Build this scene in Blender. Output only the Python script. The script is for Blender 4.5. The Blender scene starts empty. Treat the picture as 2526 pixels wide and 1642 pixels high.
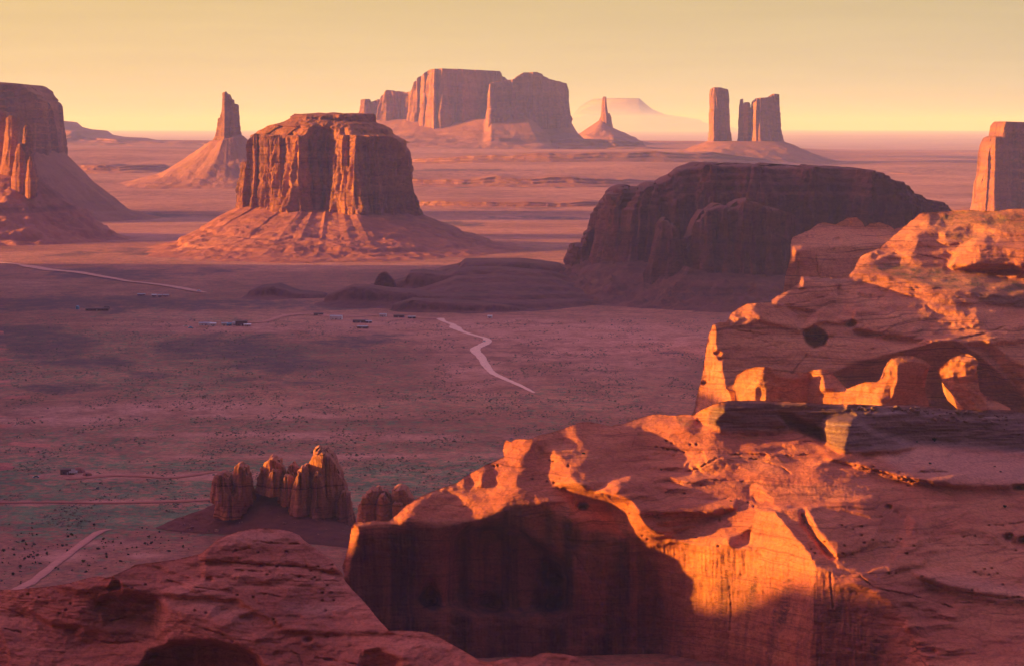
import bpy, math, random
import numpy as np
from mathutils import Vector

S = bpy.context.scene
C = S.collection
R = math.radians

# ------------------------------------------------------------------ camera
# picture measures below are pixels of the 2526 x 1642 photograph
F, U0, V0, VH = 7700.0, 1263.0, 821.0, 310.0
H = 260.0
PITCH = math.atan((V0 - VH) / F)
cp, sp = math.cos(PITCH), math.sin(PITCH)
cam = bpy.data.cameras.new('camera')
cam.sensor_width = 36.0
cam.lens = 36.0 * F / 2526.0
cam.clip_start, cam.clip_end = 5.0, 400000.0
camo = bpy.data.objects.new('camera', cam)
C.objects.link(camo)
camo.location = (0, 0, H)
camo.rotation_euler = (math.pi / 2 - PITCH, 0, 0)
S.camera = camo

# ------------------------------------------------------------------ light
SUN_YAW, SUN_EL = -86.0, 9.5          # yaw: -90 is the left of the picture, 0 is behind the camera
sun = bpy.data.lights.new('sun', 'SUN')
sun.energy = 5.0
sun.angle = R(0.8)
sun.color = (1.0, 0.545, 0.06)
suno = bpy.data.objects.new('sun', sun)
C.objects.link(suno)
sdir = Vector((math.sin(R(SUN_YAW)) * math.cos(R(SUN_EL)), -math.cos(R(SUN_YAW)) * math.cos(R(SUN_EL)), math.sin(R(SUN_EL))))
suno.rotation_euler = sdir.to_track_quat('Z', 'Y').to_euler()
suno.location = (-3000, -800, 1500)

W = bpy.data.worlds.new('World')
S.world = W
W.use_nodes = True
nt = W.node_tree
nt.nodes.clear()
def wn(t, **k):
    n = nt.nodes.new(t)
    for a, b in k.items(): setattr(n, a, b)
    return n
sky = wn('ShaderNodeTexSky', sky_type='NISHITA', sun_disc=False)
sky.sun_elevation = R(SUN_EL)
sky.sun_rotation = math.atan2(sdir.x, sdir.y)
sky.air_density, sky.dust_density, sky.ozone_density = 1.0, 2.0, 1.0
tint = wn('ShaderNodeMix', data_type='RGBA', blend_type='MULTIPLY')
tint.inputs[0].default_value = 1.0
wl = nt.links.new
wl(sky.outputs[0], tint.inputs[6])
tint.inputs[7].default_value = (4.8, 2.40, 3.15, 1)
tc = wn('ShaderNodeTexCoord'); sx = wn('ShaderNodeSeparateXYZ')
wl(tc.outputs['Generated'], sx.inputs[0])
# dusk glow hugging the horizon, warmer towards the sun's side
el = wn('ShaderNodeMapRange'); el.inputs[1].default_value = -0.01; el.inputs[2].default_value = 0.30
wl(sx.outputs['Z'], el.inputs[0])
ramp = wn('ShaderNodeValToRGB')
cr = ramp.color_ramp
cr.elements[0].position = 0.0; cr.elements[0].color = (6.9, 5.0, 3.5, 1)
cr.elements[1].position = 1.0; cr.elements[1].color = (2.0, 1.3, 2.0, 1)
for p, c in ((0.09, (6.1, 4.4, 2.5, 1)), (0.20, (5.1, 3.75, 1.75, 1)), (0.45, (3.2, 2.3, 1.9, 1))):
    e = cr.elements.new(p); e.color = c
wl(el.outputs[0], ramp.inputs[0])
side = wn('ShaderNodeMapRange'); side.inputs[1].default_value = -0.30; side.inputs[2].default_value = 0.30
wl(sx.outputs['X'], side.inputs[0])
warm = wn('ShaderNodeMix', data_type='RGBA')
warm.inputs[6].default_value = (1.14, 1.06, 0.86, 1); warm.inputs[7].default_value = (0.76, 0.86, 1.02, 1)
wl(side.outputs[0], warm.inputs[0])
skn = wn('ShaderNodeTexNoise'); skm = wn('ShaderNodeMapping'); skm.inputs['Scale'].default_value = (3.0, 3.0, 55.0)
wl(tc.outputs['Generated'], skm.inputs[0]); wl(skm.outputs[0], skn.inputs['Vector']); skn.inputs['Detail'].default_value = 4.0
skr = wn('ShaderNodeMapRange'); skr.inputs[1].default_value = 0.3; skr.inputs[2].default_value = 0.7; skr.inputs[3].default_value = 0.965; skr.inputs[4].default_value = 1.03
wl(skn.outputs[0], skr.inputs[0])
glow = wn('ShaderNodeMix', data_type='RGBA', blend_type='MULTIPLY'); glow.inputs[0].default_value = 1.0
wl(ramp.outputs[0], glow.inputs[6]); wl(warm.outputs[2], glow.inputs[7])
blend = wn('ShaderNodeMapRange', interpolation_type='SMOOTHSTEP'); blend.inputs[1].default_value = 0.05; blend.inputs[2].default_value = 0.28
wl(sx.outputs['Z'], blend.inputs[0])
mx = wn('ShaderNodeMix', data_type='RGBA')
wl(blend.outputs[0], mx.inputs[0]); wl(glow.outputs[2], mx.inputs[6]); wl(tint.outputs[2], mx.inputs[7])
bg = wn('ShaderNodeBackground'); bg.inputs[1].default_value = 0.05
# the half of the sky behind the camera is already dim at dusk
dy_ = wn('ShaderNodeMath', operation='MULTIPLY_ADD'); dy_.inputs[1].default_value = 1.25
wl(sx.outputs['Z'], dy_.inputs[0]); wl(sx.outputs['Y'], dy_.inputs[2])
dusk = wn('ShaderNodeMapRange', interpolation_type='SMOOTHSTEP'); dusk.inputs[1].default_value = -0.1; dusk.inputs[2].default_value = 0.98; dusk.inputs[3].default_value = 0.015; dusk.inputs[4].default_value = 1.0
wl(dy_.outputs[0], dusk.inputs[0])
dim = wn('ShaderNodeVectorMath', operation='SCALE'); wl(mx.outputs[2], dim.inputs[0]); wl(dusk.outputs[0], dim.inputs['Scale'])
band = wn('ShaderNodeVectorMath', operation='SCALE'); wl(dim.outputs[0], band.inputs[0]); wl(skr.outputs[0], band.inputs['Scale'])
wl(band.outputs[0], bg.inputs[0])
out = wn('ShaderNodeOutputWorld')
wl(bg.outputs[0], out.inputs[0])

S.view_settings.view_transform = 'Standard'
S.view_settings.look = 'None'
S.view_settings.gamma = 1.0
S.view_settings.exposure = 1.45
cy = S.cycles
cy.max_bounces = 5; cy.diffuse_bounces = 3; cy.glossy_bounces = 1; cy.volume_bounces = 1
cy.use_denoising = True

# ------------------------------------------------------------------ numbers
_rs = np.random.RandomState(11)
_P = _rs.permutation(256); _P = np.concatenate([_P, _P, _P])
_G = _rs.normal(size=(256, 3)); _G /= np.linalg.norm(_G, axis=1)[:, None]

def pnoise(x, y, z):
    x, y, z = np.broadcast_arrays(np.asarray(x, float), np.asarray(y, float), np.asarray(z, float))
    xi, yi, zi = np.floor(x).astype(int), np.floor(y).astype(int), np.floor(z).astype(int)
    xf, yf, zf = x - xi, y - yi, z - zi
    fu = xf * xf * xf * (xf * (xf * 6 - 15) + 10); fv = yf * yf * yf * (yf * (yf * 6 - 15) + 10); fw = zf * zf * zf * (zf * (zf * 6 - 15) + 10)
    xi &= 255; yi &= 255; zi &= 255
    def g(i, j, k):
        h = _P[_P[_P[xi + i] + yi + j] + zi + k]
        gg = _G[h]
        return gg[..., 0] * (xf - i) + gg[..., 1] * (yf - j) + gg[..., 2] * (zf - k)
    a = g(0, 0, 0) * (1 - fu) + g(1, 0, 0) * fu
    b = g(0, 1, 0) * (1 - fu) + g(1, 1, 0) * fu
    c = g(0, 0, 1) * (1 - fu) + g(1, 0, 1) * fu
    d = g(0, 1, 1) * (1 - fu) + g(1, 1, 1) * fu
    return ((a * (1 - fv) + b * fv) * (1 - fw) + (c * (1 - fv) + d * fv) * fw) * 1.4

def fbm(x, y, z, oct=4, gain=0.5, lac=2.03):
    s = 0.0; a = 1.0; f = 1.0
    for o in range(oct):
        s = s + a * pnoise(x * f + 13.7 * o, y * f + 5.1 * o, z * f + 7.9 * o)
        a *= gain; f *= lac
    return s

def ridged(x, y, z, oct=3, gain=0.55):
    s = 0.0; a = 1.0; f = 1.0
    for o in range(oct):
        s = s + a * (1 - 2.2 * np.abs(pnoise(x * f + 3.3 * o, y * f + 9.1 * o, z * f + 1.7 * o)))
        a *= gain; f *= 2.1
    return s

def sstep(a, b, x):
    t = np.clip((x - a) / (b - a), 0, 1)
    return t * t * (3 - 2 * t)

def zof(v, Y):                                    # height at forward distance Y of the point seen on picture row v
    t = (V0 - np.asarray(v, float)) / F
    return H + Y * (-sp + t * cp) / (cp + t * sp)

def xof(u, v, Y):
    t = (V0 - np.asarray(v, float)) / F
    return Y * ((np.asarray(u, float) - U0) / F) / (cp + t * sp)

def yof(v, z=0.0):                                # forward distance of the point of height z on picture row v
    t = (V0 - np.asarray(v, float)) / F
    return (z - H) * (cp + t * sp) / (-sp + t * cp)

FR = {'A': (1700, 480, 2.7627), 'B': (1120, 960, 3.2229), 'C': (1720, 960, 2.8648), 'D': (0, 600, 2.38), 'E': (0, 1250, 3.948),
      'R3': (1200, 640, 2.4172), 'R4': (1680, 740, 2.578), 'R5': (0, 1042, 2.5778), 'R6': (780, 1042, 2.5778), 'R7': (1426, 1042, 2.1636),
      'S1': (0, 100, 2.4172), 'S2': (500, 100, 2.4172), 'S3': (860, 100, 2.4172), 'S4': (1360, 160, 2.4172), 'S5': (1886, 260, 2.4172),
      'G1': (0, 640, 2.4172), 'G2': (640, 640, 2.4172), 'V': (0, 0, 0.94220), 'P': (0, 0, 1.0)}
def px(fr, pts):
    ox, oy, k = FR[fr]
    return [(ox + x / k, oy + y / k) for x, y in pts]

def inside(poly, U, V):
    m = np.zeros(U.shape, bool)
    n = len(poly)
    for i in range(n):
        x1, y1 = poly[i]; x2, y2 = poly[(i + 1) % n]
        if y1 == y2: continue
        c = ((y1 > V) != (y2 > V)) & (U < (x2 - x1) * (V - y1) / (y2 - y1) + x1)
        m ^= c
    return m

def blur(a, r):
    r = int(round(r))
    if r < 1: return a
    for ax in (0, 1):
        for _ in range(2):
            p = np.concatenate([np.repeat(np.take(a, [0], ax), r, ax), a, np.repeat(np.take(a, [-1], ax), r, ax)], ax)
            c = np.cumsum(p, ax)
            c = np.concatenate([np.zeros_like(np.take(c, [0], ax)), c], ax)
            n = a.shape[ax]
            a = (np.take(c, np.arange(2 * r + 1, 2 * r + 1 + n), ax) - np.take(c, np.arange(n), ax)) / (2 * r + 1)
    return a

def segdist(poly, U, V):
    d = np.full(U.shape, 1e9)
    for (x1, y1), (x2, y2) in zip(poly[:-1], poly[1:]):
        dx, dy = x2 - x1, y2 - y1
        t = np.clip(((U - x1) * dx + (V - y1) * dy) / (dx * dx + dy * dy + 1e-9), 0, 1)
        d = np.minimum(d, np.hypot(U - x1 - t * dx, V - y1 - t * dy))
    return d

# ------------------------------------------------------------------ objects
def tag(o, label=None, cat=None, group=None, kind=None):
    if label: o['label'] = label
    if cat: o['category'] = cat
    if group: o['group'] = group
    if kind: o['kind'] = kind
    return o

def empty(name, loc, **k):
    o = bpy.data.objects.new(name, None)
    C.objects.link(o)
    o.location = loc
    o.empty_display_size = 1.0
    return tag(o, **k)

def mesh_obj(name, verts, faces, mat, parent=None, smooth=True, attrs=None, flip=False):
    """verts (n,3) in world metres, faces list of index arrays of equal width or python lists"""
    verts = np.asarray(verts, float)
    if parent is not None:
        verts = verts - np.array(parent.location)
        org = None
    else:
        org = verts.mean(0); org[2] = verts[:, 2].min()
        verts = verts - org
    me = bpy.data.meshes.new(name)
    if isinstance(faces, np.ndarray):
        if flip: faces = faces[:, ::-1]
        nf, w = faces.shape
        me.vertices.add(len(verts)); me.loops.add(nf * w); me.polygons.add(nf)
        me.vertices.foreach_set('co', verts.astype(np.float32).ravel())
        me.loops.foreach_set('vertex_index', faces.astype(np.int32).ravel())
        me.polygons.foreach_set('loop_start', np.arange(0, nf * w, w, dtype=np.int32))
        me.polygons.foreach_set('loop_total', np.full(nf, w, np.int32))
        me.update(calc_edges=True)
    else:
        me.from_pydata([tuple(v) for v in verts], [], faces)
    if smooth: me.polygons.foreach_set('use_smooth', np.ones(len(me.polygons), bool))
    for k, a in (attrs or {}).items():
        at = me.attributes.new(k, 'FLOAT', 'POINT')
        at.data.foreach_set('value', np.asarray(a, np.float32))
    me.materials.append(mat)
    o = bpy.data.objects.new(name, me)
    C.objects.link(o)
    if parent is not None: o.parent = parent
    else: o.location = org
    return o

# ------------------------------------------------------------------ materials
class N:
    def __init__(s, name):
        s.m = bpy.data.materials.new(name); s.m.use_nodes = True
        s.t = s.m.node_tree; s.t.nodes.clear()
        s.out = s.t.nodes.new('ShaderNodeOutputMaterial')
        s.b = s.t.nodes.new('ShaderNodeBsdfPrincipled')
        s.b.inputs['Specular IOR Level'].default_value = 0.05
        s.b.inputs['Roughness'].default_value = 0.95
        s.t.links.new(s.b.outputs[0], s.out.inputs[0])
        s.pos = s.n('ShaderNodeNewGeometry').outputs['Position']
    def n(s, t, **k):
        q = s.t.nodes.new(t)
        for a, b in k.items(): setattr(q, a, b)
        return q
    def set(s, sock, v):
        if hasattr(v, 'is_linked'): s.t.links.new(v, sock)
        else: sock.default_value = v
    def mul(s, v, f):
        q = s.n('ShaderNodeVectorMath', operation='MULTIPLY'); s.set(q.inputs[0], v); q.inputs[1].default_value = f
        return q.outputs[0]
    def add(s, v, w):
        q = s.n('ShaderNodeVectorMath', operation='ADD'); s.set(q.inputs[0], v); s.set(q.inputs[1], w)
        return q.outputs[0]
    def math(s, op, a, b=0.0, c=0.0):
        q = s.n('ShaderNodeMath', operation=op); s.set(q.inputs[0], a); s.set(q.inputs[1], b)
        if op in ('MULTIPLY_ADD',): s.set(q.inputs[2], c)
        return q.outputs[0]
    def noise(s, vec, scale=1.0, detail=4.0, rough=0.55, dist=0.0, color=False):
        q = s.n('ShaderNodeTexNoise'); s.set(q.inputs['Vector'], vec)
        q.inputs['Scale'].default_value = scale; q.inputs['Detail'].default_value = detail
        q.inputs['Roughness'].default_value = rough; q.inputs['Distortion'].default_value = dist
        return q.outputs[1 if color else 0]
    def ramp(s, fac, *stops):
        q = s.n('ShaderNodeValToRGB'); s.set(q.inputs[0], fac)
        e = q.color_ramp.elements
        for i, (p, c) in enumerate(stops):
            el_ = e[i] if i < 2 else e.new(p)
            el_.position = p
            el_.color = (c, c, c, 1) if isinstance(c, (int, float)) else (*c, 1)
        return q.outputs[0]
    def mix(s, f, a, b, mode='MIX'):
        q = s.n('ShaderNodeMix', data_type='RGBA', blend_type=mode)
        s.set(q.inputs[0], f)
        for i, v in ((6, a), (7, b)):
            if isinstance(v, tuple): v = (*v, 1) if len(v) == 3 else v
            s.set(q.inputs[i], v)
        return q.outputs[2]
    def attr(s, name):
        q = s.n('ShaderNodeAttribute', attribute_name=name); return q.outputs['Fac']
    def bump(s, h, dist, strength=1.0, nrm=None):
        q = s.n('ShaderNodeBump'); s.set(q.inputs['Height'], h); q.inputs['Distance'].default_value = dist; q.inputs['Strength'].default_value = strength
        if nrm is not None: s.set(q.inputs['Normal'], nrm)
        return q.outputs[0]
    def fin(s, col, nrm=None):
        s.set(s.b.inputs['Base Color'], col)
        if nrm is not None: s.set(s.b.inputs['Normal'], nrm)
        return s.m

def rock(name, light, mid, dark, size=1.0, band=6.0, varnish_shade=0.5, bump=1.0, tilt=0.02, flute=0.0, painted=False, lines=0.75, cracks=0.25):
    """layered red sandstone: size = metres of its fine grain, band = metres between beds, varnish = dark streaks down the walls"""
    q = N(name)
    warp = q.mul(q.noise(q.pos, 0.012 / size, 3, color=True), (0, 0, band * 2.2))
    layer = q.add(q.mul(q.pos, (tilt / band, tilt * 0.6 / band, 1.0 / band)), q.mul(warp, (0, 0, 1.0 / band)))
    beds = q.noise(q.mul(layer, (0.25, 0.25, 1.0)), 1.0, 5, 0.65)
    fine = q.noise(q.mul(layer, (0.8, 0.8, 5.0)), 1.0, 4, 0.6)
    blot = q.noise(q.pos, 0.02 / size, 5, 0.6)
    col = q.ramp(beds, (0.36, dark), (0.49, mid), (0.61, light))
    col = q.mix(0.55, col, q.ramp(blot, (0.36, dark), (0.5, mid), (0.64, light)))
    col = q.mix(q.ramp(fine, (0.32, lines), (0.45, 0.0)), col, tuple(x * 0.40 for x in dark))
    if varnish_shade > 0:
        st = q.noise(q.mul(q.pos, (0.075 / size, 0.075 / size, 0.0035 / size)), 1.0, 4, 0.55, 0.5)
        g = q.n('ShaderNodeNewGeometry'); sz = q.n('ShaderNodeSeparateXYZ'); q.t.links.new(g.outputs['True Normal'], sz.inputs[0])
        wall = q.ramp(q.math('ABSOLUTE', sz.outputs['Z']), (0.10, 1.0), (0.50, 0.0))
        f = q.math('MULTIPLY', q.math('MULTIPLY', q.ramp(st, (0.46, 0.0), (0.70, 1.0)), wall), varnish_shade)
        col = q.mix(f, col, (0.085, 0.04, 0.04))
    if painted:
        thin = q.noise(q.mul(q.pos, (0.012, 0.012, 0.55)), 1.0, 5, 0.7, 0.4)
        col = q.mix(q.attr('strata'), col, q.ramp(thin, (0.36, (0.10, 0.052, 0.055)), (0.52, (0.19, 0.095, 0.088)), (0.60, (0.24, 0.13, 0.115)), (0.70, (0.42, 0.27, 0.24))))
        sc = q.noise(q.pos, 0.09, 5, 0.65)
        col = q.mix(q.math('MULTIPLY', q.attr('scrub'), q.ramp(sc, (0.36, 0.95), (0.56, 0.25))), col, (0.135, 0.10, 0.05))
        col = q.mix(q.math('MULTIPLY', q.attr('varnish_shade'), q.ramp(st, (0.36, 0.55), (0.62, 1.0))), col, (0.055, 0.027, 0.027))  # shade of cliff and hollows painted dark, broken by streaks
        col = q.mix(q.attr('pale'), col, q.mix(0.5, col, (0.62, 0.33, 0.27)))  # light on upward faces put in as a paler colour
    nb = q.bump(q.noise(q.mul(layer, (0.5, 0.5, 3.0)), 1.0, 6, 0.65), band * 0.22 * bump, 0.6)
    if flute: nb = q.bump(q.noise(q.mul(q.pos, (1.0 / flute, 1.0 / flute, 0.10 / flute)), 1.0, 5, 0.6, 0.2), flute * 0.55, 0.9, nb)
    gr_ = q.noise(q.mul(q.pos, (1, 1, 1.8)), 0.42 / size, 5, 0.75)
    col = q.mix(1.0, col, q.ramp(gr_, (0.30, 0.62), (0.50, 1.0), (0.70, 1.18)), 'MULTIPLY')
    ck = q.n('ShaderNodeTexVoronoi', feature='DISTANCE_TO_EDGE'); q.set(ck.inputs['Vector'], q.add(q.mul(q.pos, (1, 1, 2.2)), q.mul(q.noise(q.pos, 0.1 / size, 4, 0.6, color=True), (9 * size, 9 * size, 9 * size)))); ck.inputs['Scale'].default_value = 0.045 / size
    col = q.mix(q.ramp(ck.outputs['Distance'], (0.0, cracks), (0.030, 0.0)), col, tuple(x * 0.3 for x in dark))
    nb = q.bump(q.noise(q.pos, 0.16 / size, 8, 0.68), 2.2 * size * bump, 0.8, nb)
    nb = q.bump(gr_, 0.7 * size * bump, 0.9, nb)
    return q.fin(col, nb)

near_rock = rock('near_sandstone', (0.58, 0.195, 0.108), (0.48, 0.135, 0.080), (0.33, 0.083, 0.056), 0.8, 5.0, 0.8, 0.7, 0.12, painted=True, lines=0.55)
ridge_rock = rock('ridge_sandstone', (0.64, 0.245, 0.135), (0.55, 0.185, 0.105), (0.38, 0.112, 0.070), 1.2, 8.0, 0.55, 0.8, 0.08, painted=True)
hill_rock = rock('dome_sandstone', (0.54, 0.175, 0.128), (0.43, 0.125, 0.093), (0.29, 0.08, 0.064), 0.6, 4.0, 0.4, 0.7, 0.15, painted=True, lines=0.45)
strata_rock = rock('thin_bedded_rock', (0.42, 0.24, 0.20), (0.27, 0.125, 0.105), (0.14, 0.065, 0.062), 0.8, 3.0, 0.0, 1.2, 0.01)
butte_rock = rock('butte_sandstone', (0.44, 0.16, 0.075), (0.32, 0.105, 0.055), (0.18, 0.058, 0.04), 4.0, 30.0, 0.75, 0.8, flute=14.0, lines=0.25)
far_rock = rock('far_sandstone', (0.42, 0.17, 0.085), (0.33, 0.12, 0.065), (0.23, 0.08, 0.05), 9.0, 90.0, 0.6, 0.5, flute=34.0, lines=0.12)
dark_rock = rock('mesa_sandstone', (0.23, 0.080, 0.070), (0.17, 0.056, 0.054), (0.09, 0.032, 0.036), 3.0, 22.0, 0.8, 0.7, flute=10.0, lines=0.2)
spire_rock = rock('pinnacle_sandstone', (0.45, 0.17, 0.10), (0.37, 0.125, 0.082), (0.25, 0.08, 0.062), 0.8, 5.0, 0.4, 0.9)

def scree(name, a, b, c, size, bump=1.0):
    q = N(name)
    big = q.noise(q.pos, 0.012 / size, 5, 0.6)
    grain = q.noise(q.pos, 0.09 / size, 6, 0.7)
    lay = q.noise(q.mul(q.pos, (0.002 / size, 0.002 / size, 0.055 / size)), 1.0, 4, 0.6)
    col = q.ramp(grain, (0.32, c), (0.50, b), (0.66, a))
    col = q.mix(0.45, col, q.ramp(big, (0.35, c), (0.5, b), (0.65, a)))
    col = q.mix(q.ramp(lay, (0.36, 0.55), (0.46, 0.0)), col, tuple(x * 0.6 for x in c))
    v = q.n('ShaderNodeTexVoronoi'); q.set(v.inputs['Vector'], q.pos); v.inputs['Scale'].default_value = 0.06 / size
    nb = q.bump(v.outputs['Distance'], -1.6 * size * bump, 0.5)
    nb = q.bump(grain, 3.0 * size * bump, 0.8, nb)
    return q.fin(col, nb)
talus_mat = scree('scree', (0.42, 0.155, 0.095), (0.31, 0.10, 0.068), (0.19, 0.06, 0.05), 2.2)
far_talus = scree('far_scree', (0.38, 0.15, 0.095), (0.30, 0.108, 0.075), (0.21, 0.075, 0.06), 5.0)
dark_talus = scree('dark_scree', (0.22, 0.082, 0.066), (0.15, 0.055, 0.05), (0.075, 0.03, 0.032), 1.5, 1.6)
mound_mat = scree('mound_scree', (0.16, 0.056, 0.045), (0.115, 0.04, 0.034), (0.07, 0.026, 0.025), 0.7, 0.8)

# ------------------------------------------------------------------ ground
def terrain(x, y):
    r = np.hypot(x, y)
    rise = sstep(8200, 16500, r) * 1.0 - sstep(20500, 33000, r)
    n = fbm(x / 2600.0, y / 2600.0, 0.3, 3)
    z = rise * (138 + 26 * n) * (1 - 0.42 * sstep(0.06, 0.11, x / np.maximum(r, 1.0))) + sstep(5200, 9000, r) * 7 * (n + 0.5)
    z = z + sstep(8500, 12000, r) * (1 - sstep(17000, 26000, r)) * 9 * fbm(x / 900.0, y / 420.0, 2.2, 3)
    z = z + sstep(26000, 60000, r) * 25 * fbm(x / 15000.0, y / 7000.0, 4.0, 3)
    z = z + 1.2 * fbm(x / 420.0, y / 420.0, 1.0, 2) * sstep(1500, 2600, r)
    return z

def gpt(u, v):                                    # the ground point seen at (u, v)
    z = 0.0
    for _ in range(12):
        y = float(yof(v, z)); x = float(xof(u, v, y)); z = float(terrain(np.array(x), np.array(y)))
    return x, y, z

def build_ground():
    az = np.concatenate([np.linspace(-88, -13, 50)[:-1], np.linspace(-13, 13, 520), np.linspace(13, 88, 50)[1:]])
    r = np.geomspace(250, 160000, 620)
    A, RR = np.meshgrid(np.radians(az), r)
    X, Y = RR * np.sin(A), RR * np.cos(A)
    Z = terrain(X, Y)
    t = np.where(True, (Z - H) / Y, 0)             # back to picture rows, to lay out plants, sandy ground and painted shade
    vv = V0 - F * np.tan(np.arctan(t) + PITCH)
    uu = U0 + F * X / Y
    UV, VV = uu * FR['V'][2], vv * FR['V'][2]
    def el_(cx, cy_, rx, ry, soft=0.75):
        wob = 0.75 * fbm(X / 120.0, Y / 330.0, 3.0 + cx * 0.01, 5)
        return 1 - sstep(1 - soft, 1 + soft, np.hypot((UV - cx) / rx, (VV - cy_) / ry) + wob)
    dark = np.zeros_like(Z)  # dark plant patches; the bands across the left plain are painted shadow
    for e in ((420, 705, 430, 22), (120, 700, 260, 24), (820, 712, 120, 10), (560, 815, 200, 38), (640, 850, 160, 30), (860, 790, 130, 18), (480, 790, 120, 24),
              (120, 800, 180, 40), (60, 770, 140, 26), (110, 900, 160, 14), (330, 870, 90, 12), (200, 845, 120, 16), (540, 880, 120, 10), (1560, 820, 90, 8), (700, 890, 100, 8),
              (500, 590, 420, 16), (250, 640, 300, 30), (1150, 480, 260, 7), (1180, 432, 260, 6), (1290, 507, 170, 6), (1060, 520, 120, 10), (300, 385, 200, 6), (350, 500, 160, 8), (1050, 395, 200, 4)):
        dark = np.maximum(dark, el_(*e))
    veg = 0.42 + 0.0 * Z
    for cx, cy_, rx, ry, w in ((450, 1130, 800, 85, 0.78), (150, 1190, 330, 45, 0.85), (450, 1000, 800, 60, 0.58), (1150, 930, 300, 40, 0.55), (300, 830, 500, 90, 0.62), (900, 870, 300, 50, 0.5)):
        k = el_(cx, cy_, rx, ry, 0.35); veg = veg * (1 - k) + w * k
    sand_lit = np.zeros_like(Z)  # sandy bands; the right plain's patches stand for sunlit ground
    for e in ((250, 950, 330, 14), (620, 965, 420, 8), (140, 975, 200, 14), (1350, 800, 330, 60), (1250, 760, 400, 20), (1120, 850, 90, 60), (700, 1010, 340, 6), (980, 1015, 300, 6), (620, 762, 300, 10), (430, 1060, 60, 4),
              (380, 1104, 240, 7), (330, 1166, 330, 6), (250, 1262, 60, 8), (330, 1290, 50, 6), (120, 1290, 70, 10), (900, 1060, 300, 5)):
        sand_lit = np.maximum(sand_lit, el_(*e))
    veg = veg * (1 - 0.75 * sand_lit) * sstep(200, 1500, RR)
    far_ = sstep(5800, 7600, RR)
    veg = veg * (1 - far_) + far_ * 0.16
    sand_lit = np.maximum(sand_lit, far_ * (0.38 + 0.75 * fbm(X / 1500.0, Y / 700.0, 8.0, 3)))  # far plain's sandy paleness, partly painted haze
    n, m = A.shape
    i = np.arange(n * m).reshape(n, m)
    f = np.stack([i[:-1, :-1], i[:-1, 1:], i[1:, 1:], i[1:, :-1]], -1).reshape(-1, 4)
    q = N('desert_floor')
    a_d, a_v, a_s = q.attr('dark'), q.attr('veg'), q.attr('sand_lit')
    big = q.noise(q.pos, 0.0016, 6, 0.6)
    med = q.noise(q.mul(q.pos, (1, 0.7, 1)), 0.02, 8, 0.74)
    col = q.ramp(q.math('MULTIPLY_ADD', med, 0.4, q.math('MULTIPLY', big, 0.6)), (0.38, (0.18, 0.062, 0.044)), (0.5, (0.30, 0.108, 0.070)), (0.60, (0.44, 0.175, 0.115)))
    gr_ = q.noise(q.mul(q.pos, (1, 0.7, 1)), 0.22, 6, 0.8)
    col = q.mix(1.0, col, q.ramp(gr_, (0.32, 0.55), (0.50, 1.0), (0.66, 1.25)), 'MULTIPLY')
    mot = q.noise(q.mul(q.pos, (1, 0.6, 1)), 0.045, 5, 0.7)
    col = q.mix(q.ramp(mot, (0.36, 0.55), (0.52, 0.0)), col, (0.13, 0.055, 0.048))
    a_s2 = q.math('MULTIPLY', a_s, q.ramp(q.noise(q.mul(q.pos, (1, 0.5, 1)), 0.028, 6, 0.75), (0.40, 0.1), (0.58, 1.0)))
    col = q.mix(a_s2, col, (0.47, 0.20, 0.155))
    sp1 = q.noise(q.mul(q.pos, (1, 0.7, 1)), 0.09, 7, 0.8)
    thr = q.math('MULTIPLY_ADD', a_v, 0.30, 0.335)
    cov = q.math('MULTIPLY', q.math('SUBTRACT', thr, sp1), 9.0)
    cov = q.n('ShaderNodeClamp'); q.set(cov.inputs[0], q.math('MULTIPLY', q.math('SUBTRACT', thr, sp1), 9.0))
    vcol = q.ramp(med, (0.35, (0.050, 0.092, 0.050)), (0.65, (0.125, 0.175, 0.092)))
    col = q.mix(q.math('MULTIPLY', cov.outputs[0], 0.95), col, vcol)
    sp2 = q.noise(q.mul(q.pos, (1, 0.5, 1)), 0.03, 8, 0.82)
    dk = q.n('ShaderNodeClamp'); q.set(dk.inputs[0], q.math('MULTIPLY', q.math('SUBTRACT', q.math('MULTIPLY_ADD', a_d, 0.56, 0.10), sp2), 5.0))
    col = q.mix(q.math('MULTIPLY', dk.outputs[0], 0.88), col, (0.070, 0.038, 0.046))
    gr2 = q.noise(q.mul(q.pos, (1, 0.6, 1)), 0.16, 6, 0.85)
    col = q.mix(1.0, col, q.ramp(gr2, (0.34, 0.60), (0.50, 1.0), (0.64, 1.22)), 'MULTIPLY')
    nb = q.bump(q.noise(q.pos, 0.05, 6, 0.7), 1.6, 0.8)
    m = q.fin(col, nb)
    o = mesh_obj('ground', np.stack([X, Y, Z], -1).reshape(-1, 3), f, m, attrs={'dark': dark.ravel(), 'veg': veg.ravel(), 'sand_lit': sand_lit.ravel()}, flip=True)
    tag(o, 'red desert valley floor with scattered scrub', kind='structure')
build_ground()

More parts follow.
